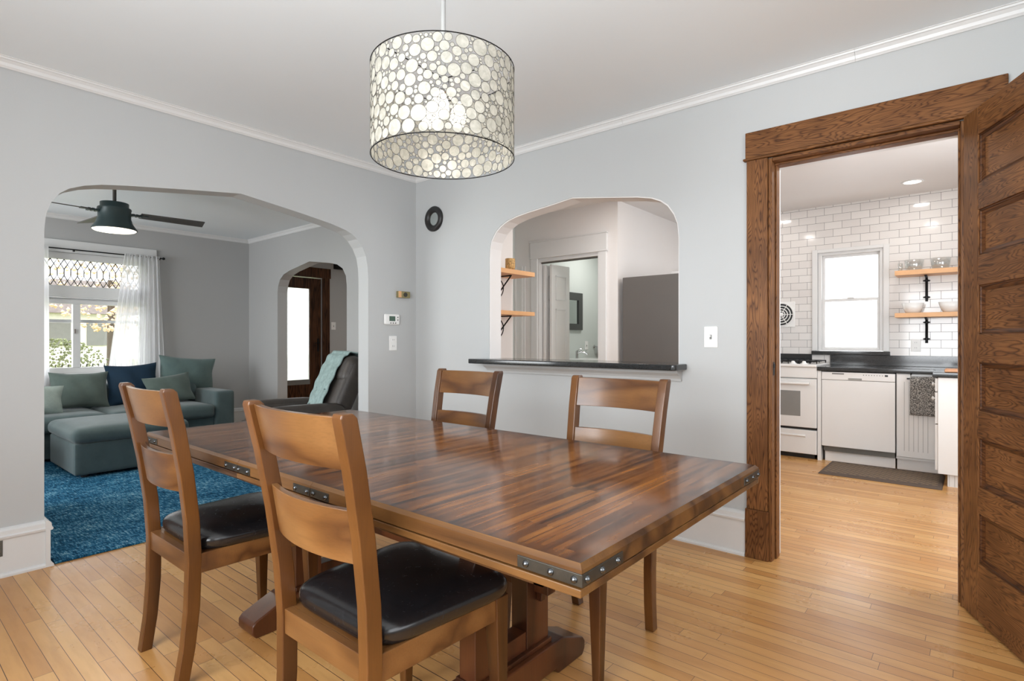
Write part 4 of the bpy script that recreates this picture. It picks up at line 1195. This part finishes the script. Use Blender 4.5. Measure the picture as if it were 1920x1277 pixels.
# recessed kitchen lights; the one by the bathroom door is an added fill
for x, y, lab in ((3.27, 3.02, 'recessed ceiling light in the kitchen nearest the tiled wall'), (3.30, 1.70, 'recessed ceiling light in the kitchen just past the oak doorway'), (1.95, 3.02, 'recessed ceiling light in the kitchen above the stove'), (1.95, 1.70, 'recessed ceiling light in the kitchen behind the pass-through'), (1.15, 1.15, 'added recessed fill light by the bathroom door, unseen above the pass-through')):
    t = thing('recessed_light', lab, 'ceiling light', (x, y, KZ - 0.01), group='recessed kitchen lights')
    MB().lathe([(0.066, -0.001), (0.086, -0.001), (0.084, -0.006), (0.068, -0.008)], c=(x, y, KZ), n=36, closed=True).build('trim_ring', 'white_plastic', t)
    MB().lathe([(0.0, -0.003), (0.067, -0.003)], c=(x, y, KZ), n=36).build('diffuser', 'recessed_light', t)
    area('recessed_glow', (x, y, KZ - 0.012), (0, 0, 0), 0.13, 0.13, 6.5 if y < 1.5 else 2.6, (1.0, 0.95, 0.90), 'DISK')

# refrigerator, side towards the pass-through
def fridge():
    t = thing('refrigerator', 'tall dark grey refrigerator seen through the right half of the pass-through', 'refrigerator', (1.32, 2.25, 0))
    MB().box(0.955, 1.60, 1.90, 2.66, 0.02, 1.808).build('body', 'dark_steel', t, bevel=0.006)
    for z0, z1 in ((0.04, 0.68), (0.70, 1.80)):
        d = MB().box(1.605, 1.665, 1.905, 2.655, z0, z1).build('door', 'dark_steel', t, bevel=0.008)
        MB().cyl((1.70, 2.60, z0 + 0.15), (1.70, 2.60, z1 - 0.1), 0.012, n=12).build('handle', 'chrome', d)
fridge()
# wall above / beside: small ledge
sst(MB().box(0.9005, 1.10, 3.20, 3.5395, 1.96, 2.0), 'trim_18', 'kitchen_paint')

# bathroom door casing and folding door
sst(MB().box(-0.205, -0.12, 1.878, 1.90, 0, 2.105).box(0.68, 0.775, 1.878, 1.90, 0, 2.105).box(-0.215, 0.785, 1.872, 1.90, 2.105, 2.285).box(-0.225, 0.795, 1.868, 1.90, 2.285, 2.30).box(-0.225, 0.795, 1.868, 1.90, 2.098, 2.110), 'trim_19', 'white_trim', bevel=0.003)
sst(MB().box(-0.12, -0.106, 1.90, 2.0, 0, 2.10).box(0.666, 0.68, 1.90, 2.0, 0, 2.10).box(-0.106, 0.666, 1.90, 2.0, 2.06, 2.10), 'trim_20', 'white_trim')
sst(MB().box(-0.10, 0.66, 1.935, 1.965, 2.045, 2.060), 'trim_21', 'vent_steel')
def bifold():
    d = bpy.data.objects.new('door_2', None); COL.objects.link(d); d['kind'] = 'structure'
    d['label'] = 'white folding bathroom door pushed open to the left'; d.location = (-0.09, 1.95, 0.01)
    def leaf(p, q):
        p = Vector(p); q = Vector(q); u = (q - p); L = u.length; u.normalize(); n = Vector((-u.y, u.x, 0))
        m4 = Matrix(((u.x, n.x, 0, p.x), (u.y, n.y, 0, p.y), (0, 0, 1, 0.012), (0, 0, 0, 1)))
        lf = MB().box(0, L, -0.015, 0.015, 0, 2.02, m4).build('leaf', 'white_cabinet', d, bevel=0.002)
        for z0, z1 in ((1.62, 1.90), (0.15, 1.52)):
            r_ = MB()
            for a, b, c, e in ((0.07, L - 0.07, z0, z0 + 0.012), (0.07, L - 0.07, z1 - 0.012, z1), (0.07, 0.082, z0, z1), (L - 0.082, L - 0.07, z0, z1)):
                r_.box(a, b, -0.020, -0.0152, c, e, m4)
            r_.build('panel_moulding', 'white_trim', lf)
    leaf((-0.078, 1.960, 0), (-0.070, 2.30, 0))
    leaf((0.016, 1.960, 0), (0.026, 2.30, 0))
bifold()
# pantry door in the recess left of the bathroom
sst(MB().box(-0.458, -0.30, 1.885, 1.90, 0.01, 2.03).box(-0.455, -0.43, 1.878, 1.885, 0.01, 2.03).box(-0.36, -0.335, 1.878, 1.885, 0.01, 2.03), 'door_3', 'white_cabinet')
for lx_, ly_, lz_, pw_, lab in ((0.20, 3.2, KZ, 13, 'added round fill light on the bathroom ceiling, out of view'), (-2.3, 1.7, CZ, 12, 'added round fill light on the foyer ceiling, out of view')):  # unseen fixtures, added to brighten the bathroom and the foyer
    t = thing('flush_fill_light', lab, 'ceiling light', (lx_, ly_, lz_ - 0.06))
    MB().lathe([(0.13, -0.001), (0.13, -0.03), (0.12, -0.034), (0.0, -0.034)], c=(lx_, ly_, lz_), n=32).build('base', 'white_plastic', t)
    MB().lathe([(0.118, -0.0345), (0.10, -0.050), (0.0, -0.058)], c=(lx_, ly_, lz_), n=32).build('diffuser', 'fan_light_glass', t)
    area('flush_fill_glow', (lx_, ly_, lz_ - 0.062), (0, 0, 0), 0.22, 0.22, pw_, (1.0, 0.98, 0.95), 'DISK')
# bathroom mirror, faucet, knob
t = thing('bathroom_mirror', 'rectangular mirror in a wide dark grey frame on the bathroom wall', 'mirror', (-0.46, 3.1, 1.31))
mb = MB()
for a, b, c, e in ((2.86, 3.33, 1.715, 1.815), (2.86, 3.33, 1.312, 1.395), (2.86, 2.94, 1.395, 1.715), (3.235, 3.33, 1.395, 1.715)):
    mb.box(-0.4603, -0.435, a, b, c, e)
mb.build('frame', 'mirror_frame', t)
MB().box(-0.4603, -0.452, 2.94, 3.235, 1.395, 1.715).build('mirror_glass', 'mirror_glass', t)
t = thing('sink_faucet', 'chrome faucet at the bathroom sink, low in the pass-through view', 'faucet', (-0.36, 3.10, 0.93))
MB().cyl((-0.38, 3.10, 0.93), (-0.38, 3.10, 1.03), 0.018, n=14).tube([(-0.38, 3.10, 1.0), (-0.33, 3.13, 1.02), (-0.27, 3.16, 1.00), (-0.26, 3.165, 0.98)], 0.012, 10).build('spout', 'chrome', t)
MB().tube([(-0.38, 3.10, 1.03), (-0.36, 3.13, 1.05), (-0.34, 3.17, 1.06)], 0.007, 8).build('lever', 'chrome', t)
t = thing('bathroom_vanity', 'white bathroom sink cabinet below the dark framed mirror', 'sink', (-0.25, 3.08, 0))
MB().box(-0.4603, -0.02, 2.75, 3.40, 0.0, 0.88).build('cabinet', 'white_cabinet', t)
MB().box(-0.4603, 0.0, 2.73, 3.42, 0.885, 0.93).build('sink_top', 'ceramic', t, bevel=0.01, seg=3)
t = thing('towel_hook', 'chrome towel hook on the bathroom wall, right of the mirror', 'hook', (-0.44, 3.74, 1.05))
MB().cyl((-0.4603, 3.66, 1.085), (-0.41, 3.66, 1.085), 0.010, n=12).lathe([(0.0, 0.0), (0.022, 0.0), (0.022, 0.008), (0.0, 0.010)], mat=Matrix.Translation((-0.4603, 3.66, 1.085)) @ Matrix.Rotation(PI / 2, 4, 'Y'), n=18).build('post', 'chrome', t)
MB().tube([(-0.41, 3.66, 1.085), (-0.41, 3.86, 1.085)], 0.008, 8).build('bar', 'chrome', t)
hb = MB().box(-0.418, -0.405, 3.72, 3.85, 0.93, 1.078)
tag(hb.build('hand_towel', 'mirror_frame', bevel=0.003), 'dark hand towel hanging by the bathroom door', 'towel')

# pine shelves on the left kitchen wall
def lsh(z0, z1, lab, blab):
    tag(MB().box(0.1805, 0.46, 0.35, 1.085, z0, z1).build('wall_shelf', 'shelf_pine', bevel=0.002), lab, 'shelf')
    t = thing('shelf_bracket', blab, 'bracket', (0.2, 0.80, z0 - 0.2))
    b = MB(); yy = 0.80
    b.tube([(0.188, yy, z0 - 0.235), (0.188, yy, z0 - 0.008), (0.405, yy, z0 - 0.008)], 0.0065, 8)
    b.tube([(0.188, yy, z0 - 0.225), (0.395, yy, z0 - 0.014)], 0.0065, 8)
    b.tube([(0.192 + 0.115 * math.sin(PI * k / 14), yy, z0 - 0.014 - 0.105 + 0.105 * math.cos(PI * k / 14)) for k in range(15)], 0.005, 8)
    b.build('iron_scroll', 'black_iron', t)
lsh(1.780, 1.822, 'upper pine shelf at the left inside the pass-through, with the wicker pot', 'black scrolled iron bracket under the upper left pine shelf')
lsh(1.405, 1.442, 'lower pine shelf at the left inside the pass-through', 'black scrolled iron bracket under the lower left pine shelf')
t = thing('wicker_pot', 'golden wicker candle pot on the upper pine shelf in the pass-through', 'pot', (0.365, 0.83, 1.8225))
MB().lathe([(0.0, 0.012), (0.040, 0.012), (0.046, 0.03), (0.046, 0.112), (0.041, 0.112), (0.041, 0.03), (0.0, 0.026)], c=(0.365, 0.83, 1.8225), n=28).build('basket', 'wicker', t)
MB().lathe([(0.0, 0.0), (0.022, 0.0), (0.030, 0.004), (0.014, 0.012), (0.0, 0.012)], c=(0.365, 0.83, 1.8225), n=20).build('foot', 'brass', t)

# ------------------------------------------------------------------ living room
def living_window():
    w_ = bpy.data.objects.new('window_2', None); COL.objects.link(w_); w_['kind'] = 'structure'
    w_['label'] = 'large white living room window with a leaded transom'; w_.location = (LX, -1.87, 0.8)
    X = LX
    c = MB()
    c.box(X, X + 0.028, WY1, -0.69, 0.62, 2.16).box(X, X + 0.028, -3.06, WY0, 0.62, 2.16)
    c.box(X, X + 0.030, -3.06, -0.685, 2.16, 2.292).box(X, X + 0.05, -3.08, -0.67, 0.80 - 0.03, 0.80)
    c.build('casing', 'white_trim', w_, bevel=0.004)
    f = MB()
    for a, b, z0, z1 in ((WY0, WY0 + 0.05, 0.80, 2.16), (WY1 - 0.05, WY1, 0.80, 2.16), (WY0, WY1, 2.085, 2.16), (WY0, WY1, 1.66, 1.79), (WY0, WY1, 1.585, 1.63), (WY0, WY1, 0.80, 0.865)):
        f.box(X - 0.10, X - 0.03, a, b, z0, z1)
    f.box(X - 0.14, X - 0.10, WY0, WY1, 1.63, 1.66)
    for ym in (-1.475, -2.27):
        f.box(X - 0.09, X - 0.02, ym - 0.035, ym + 0.035, 0.865, 1.585)
    f.build('frame', 'white_trim', w_, bevel=0.004)
    g = MB().box(X - 0.062, X - 0.058, WY0 + 0.05, WY1 - 0.05, 0.865, 1.585).build('pane', 'window_glass', w_)
    tg = MB().box(X - 0.062, X - 0.058, WY0 + 0.05, WY1 - 0.05, 1.79, 2.085).build('leaded_pane', 'window_glass', w_)
    # lead came: interlocked squares joined by short verticals
    ld = MB()
    y0 = WY1 - 0.05; zc = 1.9375; px = 0.122; h = 0.1475
    k = 0
    yy = y0
    while yy > WY0 + 0.05 - 0.001:
        for pts in ([(yy, zc + h), (yy - px / 2, zc + 0.035), (yy - px, zc + h)], [(yy, zc - h), (yy - px / 2, zc - 0.035), (yy - px, zc - h)],
                    [(yy, zc + 0.035 + 0.0), (yy - px / 2, zc + h), (yy - px, zc + 0.035)], [(yy, zc - 0.035), (yy - px / 2, zc - h), (yy - px, zc - 0.035)],
                    [(yy - px / 2, zc + 0.035), (yy - px / 2, zc - 0.035)], [(yy, zc + 0.035), (yy, zc - 0.035)]):
            pts = [(max(a, WY0 + 0.05), b) for a, b in pts]
            ld.tube([(X - 0.057, a, b) for a, b in pts], 0.0062, 6)
        yy -= px
    ld.build('lead_came', 'vent_steel', tg)
    # outer storm window bars and sash catch
    s = MB().box(X - 0.155, X - 0.125, WY0, WY1, 1.375, 1.41)
    s.build('storm_rail', 'porch_paint', w_)
    MB().box(X - 0.02, X + 0.0, -1.50, -1.488, 1.25, 1.30).build('catch', 'chrome', w_)
living_window()
# curtain and rod
rod = thing('curtain_rod', 'thin black curtain rod above the living room window', 'curtain rod', (-4.0, -1.9, 2.18))
MB().cyl((-4.045, -3.10, 2.187), (-4.045, -0.640, 2.187), 0.007, n=12).build('pole', 'black_iron', rod)
for y_ in (-3.12, -0.625):
    MB().lathe([(0.0, -0.018), (0.013, -0.012), (0.018, 0.0), (0.013, 0.012), (0.0, 0.018)], c=(-4.045, y_, 2.187), n=16).build('finial', 'black_iron', rod)
for y_ in (-3.0, -1.52, -0.67):
    MB().box(LX + 0.03, -4.040, y_ - 0.005, y_ + 0.005, 2.172, 2.182).box(-4.057, -4.033, y_ - 0.006, y_ + 0.006, 2.165, 2.180).build('bracket', 'black_iron', rod)
def curtain(name, y0t, y1t, y0b, y1b, z1, label, ph):
    mb = MB()
    def fn(u, v):
        z = 2.205 - (2.205 - z1) * v
        y = (y0t + (y1t - y0t) * u) * (1 - v) + (y0b + (y1b - y0b) * u) * v
        a = 0.010 + 0.014 * v
        x = -4.037 + a * math.sin(u * 58 + ph + 1.5 * math.sin(v * 2.0 + u * 5)) + 0.007 * math.sin(u * 131 + v)
        if v < 0.04: x = -4.034 + 0.005 * math.sin(u * 90)
        return (x, y, z)
    mb.grid(fn, 150, 24)
    tag(mb.build(name, 'sheer_curtain'), label, 'curtain')
curtain('sheer_curtain', -1.04, -0.675, -1.30, -0.590, 0.08, 'white sheer curtain on the right side of the living room window', 0.0)
curtain('sheer_curtain', -2.95, -1.745, -2.95, -1.735, 0.08, 'white sheer curtain gathered at the left side, beside the arch edge', 1.0)

# ceiling fan
def ceiling_fan():
    fx, fy = -2.05, -1.655
    t = thing('ceiling_fan', 'dark green ceiling fan with a lit round lamp in the living room', 'ceiling fan', (fx, fy, 0))
    c = (fx, fy, 0)
    MB().lathe([(0.0, CZ), (0.062, CZ), (0.060, CZ - 0.02), (0.035, CZ - 0.05), (0.0, CZ - 0.055)], c=c, n=30).build('canopy', 'black_iron', t)
    MB().cyl((fx, fy, 2.36), (fx, fy, CZ - 0.05), 0.0145, n=16).build('downrod', 'fan_rod', t)
    MB().lathe([(0.0, 2.375), (0.03, 2.372), (0.105, 2.366), (0.105, 2.325), (0.122, 2.322), (0.126, 2.312), (0.122, 2.305), (0.120, 2.235), (0.128, 2.215), (0.132, 2.195), (0.168, 2.140), (0.168, 2.132), (0.0, 2.134)], c=c, n=48).build('motor_housing', 'fan_green', t)
    MB().lathe([(0.0, 2.112), (0.09, 2.116), (0.150, 2.124), (0.162, 2.133), (0.0, 2.133)], c=c, n=44).build('light_lens', 'fan_light_glass', t)
    for ang in (86, 184, 275):
        a = math.radians(ang)
        m4 = Matrix.Translation((fx, fy, 2.285)) @ Matrix.Rotation(a, 4, 'Z')
        arm = MB()
        for k in range(3):
            arm.box(0.125 + 0.028 * k, 0.145 + 0.028 * k, -0.030, 0.030, -0.014, 0.006, m4)
        arm.box(0.10, 0.25, -0.022, 0.022, -0.006, 0.004, m4)
        ar = arm.build('blade_arm', 'fan_green', t, bevel=0.002)
        m5 = m4 @ Matrix.Rotation(math.radians(-11), 4, 'X')
        bl = MB()
        pts = [(0.19, -0.055), (0.70, -0.068), (0.715, 0.062), (0.19, 0.055)]
        bl.prism(pts, 'z', -0.004, 0.004)
        bl.v = [m5 @ v for v in bl.v]
        bl.build('blade', 'fan_blade_grey', t)
    area('fan_glow', (fx, fy, 2.105), (0, 0, 0), 0.28, 0.28, 9, (1.0, 0.92, 0.80), 'DISK')
ceiling_fan()

# blue rug
tag(MB().box(-3.55, 0.018, -2.452, -0.15, 0.0, 0.011).build('area_rug', 'blue_rug', bevel=0.004), 'blue mottled woven rug on the living room floor', 'rug')

# soft box and pillow helpers
def soft_box(x0, x1, y0, y1, z0, z1, r, puff=0.0):
    """rounded cushion-like block"""
    mb = MB()
    n = 12
    cx_, cy_, cz_ = (x0 + x1) / 2, (y0 + y1) / 2, (z0 + z1) / 2
    hx_, hy_, hz_ = (x1 - x0) / 2, (y1 - y0) / 2, (z1 - z0) / 2
    def mp(p):
        # p on the cube [-1,1]^3, rounded with radius r, plus puff on the large faces
        q = Vector((p[0] * hx_, p[1] * hy_, p[2] * hz_))
        inn = Vector((max(-hx_ + r, min(hx_ - r, q.x)), max(-hy_ + r, min(hy_ - r, q.y)), max(-hz_ + r, min(hz_ - r, q.z))))
        d = q - inn
        if d.length > 1e-9: q = inn + d.normalized() * r
        fz = (1 - p[0] ** 4) * (1 - p[1] ** 4)
        q.z += puff * fz * (1 if p[2] > 0 else -0.15) * abs(p[2])
        return (cx_ + q.x, cy_ + q.y, cz_ + q.z)
    tt = [-1, -0.96, -0.88, -0.75, -0.5, -0.25, 0, 0.25, 0.5, 0.75, 0.88, 0.96, 1]
    m = len(tt)
    for ax in range(3):
        for sg in (-1, 1):
            vs = []
            for j in tt:
                for i in tt:
                    p = [0, 0, 0]; p[ax] = sg; p[(ax + 1) % 3] = i; p[(ax + 2) % 3] = j
                    vs.append(mp(p))
            fs = []
            for j in range(m - 1):
                for i in range(m - 1):
                    f = [j * m + i, j * m + i + 1, (j + 1) * m + i + 1, (j + 1) * m + i]
                    fs.append(f if sg > 0 else f[::-1])
            mb.add(vs, fs, True)
    return mb
def pillow(name, w_, h_, t_, pos, rz, tilt, roll, mat, label, seed=0, group=None):
    """pillow standing up: local x width, z height, y thickness; faces -y"""
    rnd = random.Random(seed)
    ph = [rnd.uniform(0, 6) for _ in range(4)]
    mb = MB()
    def f(sg):
        def fn(u, v):
            a = u * 2 - 1; b = v * 2 - 1
            pin = 1 - 0.09 * (1 - abs(b) ** 2) * abs(a) ** 4
            pin2 = 1 - 0.10 * (1 - abs(a) ** 2) * abs(b) ** 4
            th = (max(0, 1 - a * a) ** 0.55) * (max(0, 1 - b * b) ** 0.55)
            wr = 0.008 * math.sin(a * 7 + ph[0] + b * 3) * (1 - abs(a)) + 0.010 * math.sin(b * 6 + ph[1]) * abs(a) ** 3
            return (a * w_ / 2 * pin, sg * (t_ / 2 * th) + wr, (b + 1) * h_ / 2 * 1.0 - (1 - pin2) * h_ / 2 * b)
        return fn
    mb.grid(f(-1), 25, 25)
    g = f(1)
    mb.grid(lambda u, v: g(1 - u, v), 25, 25)
    m4 = Matrix.Translation(pos) @ Matrix.Rotation(rz, 4, 'Z') @ Matrix.Rotation(tilt, 4, 'X') @ Matrix.Rotation(roll, 4, 'Y')
    mb.v = [m4 @ v for v in mb.v]
    return tag(mb.build(name, mat), label, 'pillow', group)

def sofa():
    t = thing('sectional_sofa', 'long grey-teal sectional sofa under the living room window', 'sofa', (-3.5, -1.2, 0))
    MB().box(-3.98, -3.06, -3.35, -0.42, 0.035, 0.29).build('base', 'teal_fabric', t, bevel=0.015, seg=3)
    soft_box(-3.99, -3.02, -0.425, -0.205, 0.035, 0.585, 0.035).build('armrest', 'teal_fabric', t)
    soft_box(-3.99, -3.81, -3.35, -0.42, 0.25, 0.68, 0.04).build('backrest', 'teal_fabric', t)
    for a, b in ((-1.44, -0.427), (-2.40, -1.446), (-3.35, -2.406)):
        soft_box(-3.84, -3.00, a, b, 0.285, 0.435, 0.05, 0.02).build('seat_cushion', 'teal_fabric', t)
    soft_box(-3.06, -2.30, -3.35, -2.35, 0.035, 0.29, 0.03).build('chaise_base', 'teal_fabric', t)
    soft_box(-3.06, -2.28, -3.35, -2.33, 0.285, 0.435, 0.05, 0.02).build('chaise_cushion', 'teal_fabric', t)
    for x_, y_ in ((-3.95, -0.3), (-3.1, -0.3), (-3.95, -3.3), (-2.4, -3.3), (-2.4, -2.45)):
        MB().cyl((x_, y_, 0.0112 if x_ > -3.5 else 0.0), (x_, y_, 0.04), 0.025, n=12).build('foot', 'dark_plastic', t)
sofa()
QW = PI / 2
pillow('throw_pillow', 0.52, 0.40, 0.20, (-3.56, -1.565, 0.448), QW, -0.28, 0.02, 'green_grey_pillow', 'grey-green pillow on the sofa, left of the navy one', 1)
pillow('throw_pillow', 0.52, 0.47, 0.18, (-3.60, -1.055, 0.445), QW, -0.22, -0.04, 'navy_velvet', 'dark navy blue pillow in the middle of the sofa', 2)
pillow('throw_pillow', 0.50, 0.34, 0.17, (-3.40, -0.740, 0.448), QW, -0.30, -0.12, 'green_grey_pillow', 'small grey-green pillow between the navy pillow and the large teal one', 3)
pillow('throw_pillow', 0.64, 0.42, 0.22, (-3.68, -0.50, 0.555), QW, -0.12, 0.10, 'teal_pillow', 'large tilted teal pillow on top at the right end of the sofa', 4)
pillow('throw_pillow', 0.34, 0.24, 0.16, (-3.62, -0.56, 0.448), QW, -0.12, 0.0, 'teal_fabric', 'squashed teal cushion under the large tilted pillow, against the sofa arm', 5)
pillow('throw_pillow', 0.55, 0.36, 0.20, (-3.55, -2.25, 0.447), QW, -0.3, 0.0, 'navy_velvet', 'dark blue pillow at the far left of the sofa, mostly behind the arch edge', 6)
pillow('knit_pillow', 0.50, 0.30, 0.22, (-3.22, -2.02, 0.452), QW, -0.35, 0.06, 'pale_throw', 'pale grey-green knitted pillow on the sofa beside the arch edge', 7)

ot = thing('ottoman', 'large teal upholstered ottoman on the blue rug in front of the sofa', 'ottoman', (-2.45, -1.5, 0.011))
soft_box(-2.93, -2.05, -1.935, -1.085, 0.035, 0.305, 0.02).build('base', 'teal_fabric', ot)
soft_box(-2.96, -2.02, -1.955, -1.055, 0.300, 0.425, 0.055, 0.025).build('cushion', 'teal_fabric', ot)
for x_, y_ in ((-2.85, -1.85), (-2.12, -1.85), (-2.85, -1.17), (-2.12, -1.17)):
    MB().cyl((x_, y_, 0.0112), (x_, y_, 0.037), 0.03, n=12).build('foot', 'dark_plastic', ot)

# dark leather recliner with teal throw
def recliner():
    rx, ry = -1.42, -0.24
    t = thing('recliner', 'dark brown leather recliner draped with a teal throw, right inside the arch', 'armchair', (rx, ry, 0.0))
    # local frame: chair faces -x
    parts = []
    def add(mb, nm, mat='leather_dark'):
        return mb.build(nm, mat, t, local=True)
    add(soft_box(-0.45, 0.40, -0.42, 0.42, 0.06, 0.36, 0.05), 'body')
    add(soft_box(-0.50, 0.20, -0.24, 0.24, 0.34, 0.46, 0.055, 0.03), 'seat')
    for s in (-1, 1):
        a, b = sorted((s * 0.24, s * 0.45))
        add(soft_box(-0.46, 0.30, a, b, 0.10, 0.550, 0.085, 0.02), 'armrest')
    bk = soft_box(-0.11, 0.11, -0.34, 0.34, 0.0, 0.66, 0.09)
    m4 = Matrix.Translation((0.22, 0, 0.38)) @ Matrix.Rotation(math.radians(24), 4, 'Y')
    bk.v = [m4 @ v for v in bk.v]
    add(bk, 'backrest')
    hd = soft_box(-0.13, 0.10, -0.33, 0.33, 0.36, 0.67, 0.09)
    hd.v = [m4 @ v for v in hd.v]
    add(hd, 'headrest')
    add(soft_box(-0.54, -0.46, -0.23, 0.23, 0.08, 0.40, 0.035, 0.0), 'footrest')
    add(MB().box(-0.40, 0.36, -0.36, 0.36, 0.0112, 0.07), 'plinth', 'dark_plastic')
    t.rotation_euler = (0, 0, math.radians(77))
    # throw draped over the back
    th = MB()
    R_ = Matrix.Translation((rx, ry, 0)) @ Matrix.Rotation(math.radians(77), 4, 'Z') @ m4
    path = [(-0.150, 0.06), (-0.150, 0.20), (-0.152, 0.34), (-0.150, 0.50), (-0.140, 0.62), (-0.105, 0.685), (-0.02, 0.705), (0.07, 0.685), (0.128, 0.62), (0.130, 0.50), (0.130, 0.38)]
    def fn(u, v):
        k = v * (len(path) - 1); i = min(int(k), len(path) - 2); f = k - i
        px = path[i][0] * (1 - f) + path[i + 1][0] * f
        pz = path[i][1] * (1 - f) + path[i + 1][1] * f
        wv = 0.008 * math.sin(u * 16 + v * 3) + 0.005 * math.sin(v * 60)
        y = (-0.22 + 0.46 * u) * (1.0 - 0.16 * (1 - v)) + 0.02 * math.sin(v * 7)
        return R_ @ Vector((px - 0.006 + wv * (1 if v < 0.5 else 0.4), y, pz + (0.025 * math.sin(u * 9) if v < 0.12 else 0)))
    th.grid(fn, 40, 60)
    o = th.build('throw_blanket', 'knit_teal')
    md = o.modifiers.new('sol', 'SOLIDIFY'); md.thickness = 0.012
    tag(o, 'pale teal knitted throw hanging over the back of the leather recliner', 'blanket')
recliner()

# pale armchair almost hidden behind the left arch edge
t = thing('armchair', 'grey armchair just showing behind the left edge of the arch', 'armchair', (-0.95, -2.85, 0.0))
soft_box(-1.35, -0.55, -3.30, -2.40, 0.06, 0.42, 0.05).build('body', 'grey_linen', t)
soft_box(-0.72, -0.50, -3.25, -2.42, 0.30, 0.56, 0.07).build('backrest', 'grey_linen', t)
soft_box(-1.36, -0.70, -2.56, -2.372, 0.25, 0.54, 0.07).build('armrest', 'grey_linen', t)
MB().box(-1.28, -0.62, -3.2, -2.5, 0.0, 0.07).build('plinth', 'dark_plastic', t)

# front door in the foyer
sst(MB().box(LX, LX + 0.028, 1.60, 1.72, 0, 2.14).box(LX, LX + 0.028, 0.63, 0.70, 0, 2.14).box(LX, LX + 0.034, 0.62, 1.735, 2.14, 2.292), 'trim_22', 'oak_dark', bevel=0.003)
def front_door():
    d = bpy.data.objects.new('door_4', None); COL.objects.link(d); d['kind'] = 'structure'
    d['label'] = 'dark oak front door with a tall glass pane in the foyer'; d.location = (LX - 0.05, 1.1, 0.01)
    X0, X1 = LX - 0.07, LX - 0.025
    y0, y1 = 0.505, 1.595
    for a, b, z0, z1, n_ in ((y0, 0.70, 0.01, 2.13, 'stile'), (1.41, y1, 0.01, 2.13, 'stile'), (0.70, 1.41, 1.965, 2.13, 'rail'), (0.70, 1.41, 0.01, 0.50, 'rail')):
        MB().box(X0, X1, a, b, z0, z1).build(n_, 'oak_dark', d, bevel=0.003)
    MB().box(X0 + 0.018, X0 + 0.024, 0.70, 1.41, 0.50, 1.965).build('glass_pane', 'frosted_glass', d)
    MB().box(X1 - 0.012, X1 + 0.004, 0.70, 1.41, 0.50, 0.575).build('glazing_sill', 'grey_plastic', d)
    kn = MB().tube([(X1, 1.545, 1.13), (X1 + 0.05, 1.545, 1.13), (X1 + 0.05, 1.47, 1.13)], 0.008, 8).box(X1, X1 + 0.006, 1.53, 1.56, 1.0, 1.2)
    kn.build('handle', 'black_iron', d)
front_door()
ch = MB().box(LX, LX + 0.06, 1.80, 2.10, 2.305, 2.42)
tag(ch.build('door_chime', 'black_iron', bevel=0.004), 'dark box high on the foyer wall beside the front door', 'chime box')

# ------------------------------------------------------------------ outdoors, seen through the living room window
sst(MB().box(-60, -4.45, -40, 40, -0.75, -0.60), 'ground', 'lawn')
sst(MB().box(-6.4, -4.30, -5.5, 3.2, -0.60, -0.10), 'trim_23', 'porch_paint')
sst(MB().box(-6.35, -6.15, -2.25, -1.96, -0.10, 2.5), 'trim_24', 'porch_paint', bevel=0.01)
def tree(x, y, h, r, mat, label, seed, trunk=True, n=5):
    rnd = random.Random(seed)
    t = thing('tree', label, 'tree', (x, y, -0.6), group='trees and shrubs beyond the window')
    if trunk:
        MB().cyl((x, y, -0.6), (x, y, h * 0.5), 0.16, 0.10, n=10).build('trunk', 'bark', t)
    mb = MB()
    for k in range(n * 220):
        # leaf clumps
        a = rnd.uniform(0, 2 * PI); q = rnd.uniform(0, 1) ** 0.5 * r; zz = rnd.uniform(-1, 1)
        q *= math.sqrt(max(0.05, 1 - zz * zz))
        c = Vector((x + q * math.cos(a), y + q * math.sin(a), h * (0.62 if trunk else 0.45) + zz * h * (0.40 if trunk else 0.48)))
        s_ = rnd.uniform(0.03, 0.10) * r * 0.40
        vs = [c + Vector(p).normalized() * s_ * rnd.uniform(0.6, 1.3) for p in ((1, 0, 0), (-1, 0, 0), (0, 1, 0), (0, -1, 0), (0, 0, 0.6), (0, 0, -0.6))]
        mb.add(vs, [(0, 2, 4), (2, 1, 4), (1, 3, 4), (3, 0, 4), (2, 0, 5), (1, 2, 5), (3, 1, 5), (0, 3, 5)])
    mb.build('foliage', mat, t)
tree(-22, 3.4, 7.0, 2.6, 'autumn_leaf', 'orange autumn tree outside, right of the pale house', 1)
tree(-21, -5.6, 6.5, 2.6, 'yellow_leaf', 'yellow-green tree outside the living room window', 2)
tree(-30, -1.8, 9.0, 3.6, 'autumn_leaf', 'distant russet tree outside behind the pale house', 3)
tree(-16.0, -3.4, 1.5, 1.4, 'hedge_leaf', 'dark green shrub outside behind the black fence', 4, False)
tree(-15.0, 0.4, 1.3, 1.1, 'hedge_leaf', 'low green shrub outside at the right end of the fence', 5, False)
hs = thing('house', 'pale house across the street, seen through the living room window', 'house', (-34, 3.0, -0.6))
MB().box(-38, -33, -0.5, 7.0, -0.6, 2.6).build('walls', 'house_white', hs)
MB().prism([(-38.5, 2.6), (-32.5, 2.6), (-35.5, 4.6)], 'y', -0.9, 7.4).build('roof', 'house_roof', hs)
for k in range(4):
    MB().box(-33.0, -32.9, 0.3 + 1.6 * k, 1.2 + 1.6 * k, 0.9, 2.1).build('window', 'grey_plastic', hs)
fn_ = thing('metal_fence', 'black metal picket fence on the lawn outside', 'fence', (-13, -1.5, -0.6))
MB().box(-13.02, -12.98, -9, 6, 0.48, 0.52).box(-13.02, -12.98, -9, 6, -0.30, -0.26).build('rail', 'black_iron', fn_)
pk = MB()
for k in range(125):
    yk = -9 + 0.12 * k
    pk.box(-13.008, -12.992, yk, yk + 0.016, -0.6, 0.60)
pk.build('pickets', 'black_iron', fn_)
